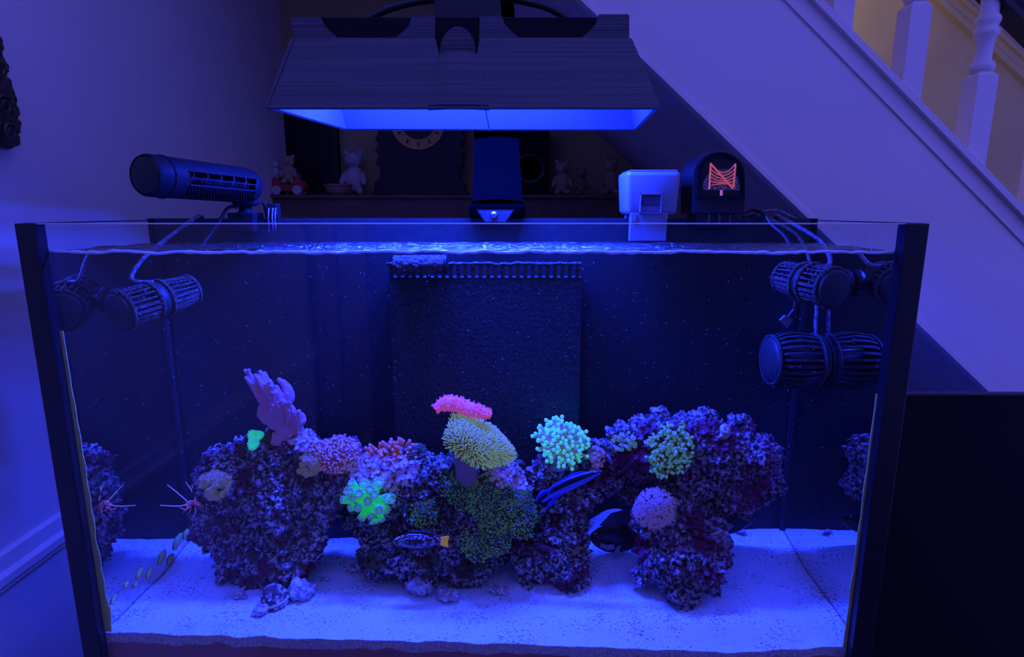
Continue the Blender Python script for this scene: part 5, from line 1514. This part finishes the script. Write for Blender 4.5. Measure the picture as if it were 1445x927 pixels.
# cables on the right rim
def cable(label, pts, r, mat='black_plastic', nm='power_cable'):
    W = bez([P(*q) for q in pts], 10); o = thing(nm, label, 'cable', W[-1])
    MB().tube(W, r, 8).build('sheath', mat, o, True)
    MB().lathe([(0, r * 1.7), (r * 4, r * 1.7), (r * 5, r * 1.1)], W[-1], (W[-1] - W[-2]), 12).build('ferrule', mat, o, True); settle(o)
cable('black cable arching from the arch feeder into the tank', [(1048, 300, 1.08), (1062, 296, 1.08), (1078, 302, 1.06), (1090, 318, 1.04), (1106, 332, 1.02), (1116, 348, 1.005)], .0036)
cable('thin blue grey cable lying over the rim right of the arch feeder', [(1050, 306, 1.089), (1074, 299, 1.089), (1098, 297, 1.089), (1116, 306, 1.087)], .0022, 'cable_worn')
cable('short black cable end resting on the back rim beside the arch feeder', [(1046, 305, 1.081), (1051, 305, 1.081), (1056, 304, 1.081), (1061, 305, 1.081)], .003)

# ================================================================== LAMP
pbr('hood_print', (0.085, 0.085, 0.095), 0.5)
_m = MATS['hood_print']; _nt = _m.node_tree; _b = [n_ for n_ in _nt.nodes if n_.type == 'BSDF_PRINCIPLED'][0]
_g = N(_nt, 'ShaderNodeNewGeometry'); _wv = N(_nt, 'ShaderNodeTexNoise'); _wv.inputs['Scale'].default_value = 1.0; _wv.inputs['Detail'].default_value = 4
_st = N(_nt, 'ShaderNodeVectorMath', operation='MULTIPLY'); _st.inputs[1].default_value = (2.5, 2.5, 520)
_nt.links.new(_g.outputs['Position'], _st.inputs[0]); _nt.links.new(_st.outputs[0], _wv.inputs['Vector'])
_bp = N(_nt, 'ShaderNodeBump'); _bp.inputs['Strength'].default_value = 0.7; _bp.inputs['Distance'].default_value = 0.002
_nt.links.new(_wv.outputs[0], _bp.inputs['Height']); _nt.links.new(_bp.outputs[0], _b.inputs['Normal'])
_cr = N(_nt, 'ShaderNodeValToRGB'); _cr.color_ramp.elements[0].color = (0.035, 0.035, 0.042, 1); _cr.color_ramp.elements[1].color = (0.085, 0.085, 0.095, 1)
_cr.color_ramp.elements[0].position = .3; _cr.color_ramp.elements[1].position = .7
_nt.links.new(_wv.outputs[0], _cr.inputs[0]); _nt.links.new(_cr.outputs[0], _b.inputs['Base Color'])
pbr('hood_inside', (0.075, 0.08, 0.10), 0.5)
HZ = CAMZ + .15
NL, NR = Vector((-.361, .92, HZ)), Vector((.215, .92, HZ))
FL_, FR_ = Vector((-.312, 1.16, HZ)), Vector((.234, 1.169, HZ))
YC, ZC = .985, CAMZ + .262                      # crease of the near panel
lamp = thing('aquarium_lamp', 'dark printed lamp hood with glowing blue inside above the tank', 'lamp', P(702, 312, 1.1))
pn = Vector((0, -(ZC - HZ), YC - .92)).normalized()      # outward normal of the slanting near panel
pn = Vector((0, -(ZC - HZ), (YC - .92))).normalized()
def lowp(px, py): return atPlane(px, py, NL, pn)
NCL, NCR = atY(414, 54, YC), atY(888, 54, YC)
# lower near panel in two halves, notched around the centre piece
def th(poly, name, mat='hood_print', t_=.004, dirv=None, parent=lamp, bevel=0):
    d = dirv if dirv is not None else -pn
    return MB().prism(poly, d * t_).build(name, mat, parent, bevel=bevel)
th([NL, lowp(604, 151.5), lowp(612, 100), lowp(620, 77), lowp(614, 54), NCL], 'near_panel')
th([lowp(690, 151.5), NR, NCR, lowp(677, 54), lowp(673, 77), lowp(682, 105)], 'near_panel')
# inner white lining of near panel is part of the flare
off = -pn * .0045
MB().prism([q + off for q in (NL, NR, lowp(897, 80), lowp(404, 80))], off * .3).build('near_lining', 'hood_inside', lamp)
# raised centre piece (bowed)
vs = []; fs = []; rows = [(77, 621, 673), (95, 614, 679), (120, 608, 685), (151.5, 603, 690)]
for (y, x0, x1) in rows:
    for i in range(9):
        f = i / 8; b = 1 - (2 * f - 1) ** 2; vs.append(lowp(x0 + (x1 - x0) * f, min(y, 149)) + pn * (.001 + (.006 if y < 140 else .0025) * b))
for j in range(3):
    for i in range(8): a = j * 9 + i; fs.append((a, a + 1, a + 10, a + 9))
nb = len(vs); vs += [q - pn * .012 for q in vs[:nb]]
fs += [tuple(nb + i for i in reversed(f)) for f in fs[:]]
bd = [i for i in range(9)] + [9 * j + 8 for j in range(1, 4)] + [27 + i for i in range(7, -1, -1)] + [9 * j for j in range(2, 0, -1)]
for i in range(len(bd)): a, b = bd[i], bd[(i + 1) % len(bd)]; fs.append((a, b, b + nb, a + nb))
raw('centre_piece', vs, fs, 'hood_print', lamp, False)
# upper upright band with cut-outs
def upp(px, py): return atY(px, py, YC)
def cut(x0, x1, yt, yb_, n=8):
    """rounded U shaped cut, listed from right to left"""
    r_ = 20; pts = [(x1, yt)]
    for i in range(n + 1):
        a = i / n * math.pi / 2; pts.append((x1 - r_ * math.sin(a) * 1.0 - 0, yt + (yb_ - yt) * (1 - math.cos(a)) if False else yb_ - (yb_ - yt) * (1 - math.sin(a)) if False else yt + (yb_ - yt) * math.sin(a) ** .8))
    for i in range(n, -1, -1):
        a = i / n * math.pi / 2; pts.append((x0 + r_ * math.sin(a), yt + (yb_ - yt) * math.sin(a) ** .8))
    pts.append((x0, yt)); return pts
band_l = [(414, 54), (614, 54), (614, 24), (611, 22), (582, 23), (580, 26)] + [(578, 33)] + cut(457, 578, 34, 53) + [(455, 30), (452, 24), (411, 24)]
th([upp(*q) for q in band_l], 'upright_band', dirv=Vector((0, 1, 0)))
band_r = [(676, 54), (888, 54), (888, 22), (886, 20), (845, 20), (843, 24)] + cut(712, 841, 33, 53) + [(711, 30), (708, 22), (677, 22)]
th([upp(*q) for q in band_r], 'upright_band', dirv=Vector((0, 1, 0)))
# arch plate inside the centre gap
ap = [(620, 77)] + [(646 - 26 * math.cos(a), 77 - 40 * math.sin(a)) for a in [i * math.pi / 14 for i in range(1, 14)]] + [(672, 77)]
th([atY(a, b, YC + .0005) for a, b in ap], 'arch_plate', 'hood_print', .003, Vector((0, 1, 0)))
# sides, far panel and their lining
BCL, BCR = Vector((NCL.x + .02, 1.10, ZC)), Vector((NCR.x + .012, 1.105, ZC))
MB().prism([NL, FL_, BCL, NCL], (-.004, 0, 0)).build('side_panel', 'hood_print', lamp)
MB().prism([NR, FR_, BCR, NCR], (.004, 0, 0)).build('side_panel', 'hood_print', lamp)
MB().prism([q + Vector((.0006, 0, 0)) for q in (NL, FL_, BCL, NCL)], (.003, 0, 0)).build('side_lining', 'hood_inside', lamp)
MB().prism([q - Vector((.0006, 0, 0)) for q in (NR, FR_, BCR, NCR)], (-.003, 0, 0)).build('side_lining', 'hood_inside', lamp)
MB().prism([FL_, FR_, BCR, BCL], (0, .004, 0)).build('far_panel', 'hood_print', lamp)
mid = lambda f, a, b: a + (b - a) * f
MB().prism([q - Vector((0, .0005, 0)) for q in (FL_, mid(.492, FL_, FR_), mid(.492, BCL, BCR), BCL)], (0, -.003, 0)).build('far_lining', 'hood_inside', lamp)
MB().prism([q - Vector((0, .0005, 0)) for q in (mid(.496, FL_, FR_), FR_, BCR, mid(.496, BCL, BCR))], (0, -.003, 0)).build('far_lining', 'hood_inside', lamp)
# bright lips of the mouth
for a, b in ((NL, NR), (FL_, FR_), (NL, FL_), (NR, FR_)):
    MB().tube([a + Vector((0, 0, -.0006)), b + Vector((0, 0, -.0006))], .0016, 6).build('mouth_lip', 'hood_inside', lamp)
# light unit closing the hood from above
bx0, bx1 = NCL.x + .004, NCR.x - .004
MB().box((bx0, YC + .006, ZC - .004), (bx1, 1.10, ZC + .032)).build('light_unit', 'black_plastic', lamp, bevel=.004)
MB().box((bx0, lowp(640, 82).y + .006, lowp(640, 82).z), (bx1, YC + .005, lowp(640, 82).z + .004)).box((bx0, YC + .0045, lowp(640, 82).z), (bx1, YC + .0065, ZC + .03)).build('baffle', 'black_matte', lamp)  # black plates added to stop lamp light leaking through the centre notch
LEDX = [bx0 + (bx1 - bx0) * f for f in (.17, .39, .61, .83)]
pbr('led_lens', (0.5, 0.5, 0.55), 0.2)
for x in LEDX:
    MB().lathe([(0, .026), (.004, .026), (.006, .020)], Vector((x, 1.018, ZC - .004)), (0, 0, -1), 24).build('led_lens', 'led_lens', lamp, True)
    l = area_light('led_light', (x, 1.018, ZC - .0125), (0, 0, 0), .05, .05, LED_POWER / 4, LED_COL)
    l.parent = lamp
# gooseneck arm, bracket and top mount
mbx0, mbx1 = P(662, 300, 1.075).x, P(741, 300, 1.075).x
tp0, tp1 = P(668, 285, 1.125), P(737, 285, 1.125)
arm = MB(); prof = [(1.115, tp0.z - .004), (1.165, CAMZ + .07), (1.196, CAMZ + .15), (1.20, CAMZ + .30), (1.17, CAMZ + .345), (1.05, CAMZ + .352)]
vs = []; xm = (tp0.x + tp1.x) / 2
for i, (y, z) in enumerate(prof):
    hw = (tp1.x - tp0.x) / 2 * (1.02 - .04 * i); th_ = .016
    nxt = prof[min(i + 1, len(prof) - 1)]; prv = prof[max(i - 1, 0)]; dv = Vector((0, nxt[0] - prv[0], nxt[1] - prv[1])).normalized(); nv = Vector((0, -dv.z, dv.y))
    c = Vector((xm - .002 * i, y, z)); vs += [c - Vector((hw, 0, 0)) + nv * th_ * .5, c + nv * th_ * .9, c + Vector((hw, 0, 0)) + nv * th_ * .5, c + Vector((hw, 0, 0)) - nv * th_ * .5, c - Vector((hw, 0, 0)) - nv * th_ * .5]
fs = [(0, 1, 2, 3, 4), tuple(5 * (len(prof) - 1) + i for i in range(5))]
for j in range(len(prof) - 1):
    for i in range(5): fs.append((j * 5 + i, j * 5 + (i + 1) % 5, j * 5 + 5 + (i + 1) % 5, j * 5 + 5 + i))
pbr('arm_plastic', (0.0013, 0.0013, 0.0016), 0.5, spec=0.0)
raw('arm', vs, fs, 'arm_plastic', lamp)
bk = MB().box((mbx0, 1.066, ZR + .0036), (mbx1, 1.135, P(700, 288, 1.075).z)).build('rim_bracket', 'arm_plastic', lamp, bevel=.006)
MB().prism([atY(a, b, 1.0652) for a, b in ((674, 297), (724, 297), (713, 313), (685, 313))], (0, .003, 0)).build('clamp_plate', 'grey_plastic', bk)
MB().prism([atY(a, b, 1.0654) for a, b in ((671.5, 295), (726.5, 295), (714.5, 314), (683.5, 314))], (0, .0015, 0)).build('plate_recess', 'black_matte', bk)
MB().lathe([(0, .0065), (.003, .0065), (.006, .004), (.007, .001)], atY(697, 303, 1.065), (0, -1, 0), 18).build('clamp_screw', 'steel', bk, True)
MB().box((mbx0 + .01, 1.103, ZR - .03), (mbx1 - .01, 1.11, ZR + .01)).build('clamp_jaw', 'arm_plastic', lamp)
ma, mc = atY(612, 14, 1.02), atY(706, 14, 1.02)
MB().prism([atY(a, b, 1.01) for a, b in ((612, 34), (706, 34), (706, -10), (690, -24), (626, -24), (612, -10))], (0, .12, 0)).build('top_mount', 'black_plastic', lamp, bevel=.004)
for pts in ([(620, -2, 1.04), (580, 4, 1.04), (545, 14, 1.04), (518, 28, 1.04), (508, 40, 1.04)], [(704, -4, 1.04), (740, 2, 1.04), (775, 12, 1.04), (806, 30, 1.04), (814, 42, 1.04)]):
    MB().tube(bez([P(*q) for q in pts], 8), .0058, 10).build('lamp_cable', 'black_plastic', lamp, True)
settle(lamp)
for o in lamp.children:
    if o.type == 'LIGHT': pass

# ================================================================== BLACK PANEL RIGHT OF THE TANK
pt = atY(1282, 554, .95)
t = thing('black_screen', 'large black flat panel with a thin pale top edge beside the tank', 'screen', (1.05, .96, 0))
px0, px1 = XR + .02, 1.55
MB().box((px0, .952, .42), (px1, .960, pt.z - .004)).build('panel', 'black_matte', t)
MB().box((px0, .948, pt.z - .004), (px1, .956, pt.z)).build('top_trim', 'grey_plastic', t)
fr = MB().box((px0, .948, .42), (px0 + .008, .953, pt.z - .004)).box((px0, .948, .42), (px1, .953, .43)).build('bezel', 'black_plastic', t)
for xx in (px0 + .12, px1 - .16): MB().box((xx, .93, 0), (xx + .04, 1.01, .43)).build('leg', 'black_matte', t)
settle(t)
# stand under the tank
t = thing('aquarium_stand', 'black cabinet carrying the aquarium', 'cabinet', ((XL + XR) / 2, .94, 0))
MB().box((XL, YF, 0.06), (XR, YB + .02, ZB)).build('carcass', 'black_matte', t)
for i in range(3):
    xa = XL + (XR - XL) * i / 3; d_ = MB().box((xa + .003, YF - .016, .08), (xa + (XR - XL) / 3 - .003, YF, ZB - .02)).build('door', 'black_plastic', t, bevel=.002)
MB().box((XL + .02, YF + .03, 0), (XR - .02, YB, .06)).build('plinth', 'black_matte', t)
settle(t)
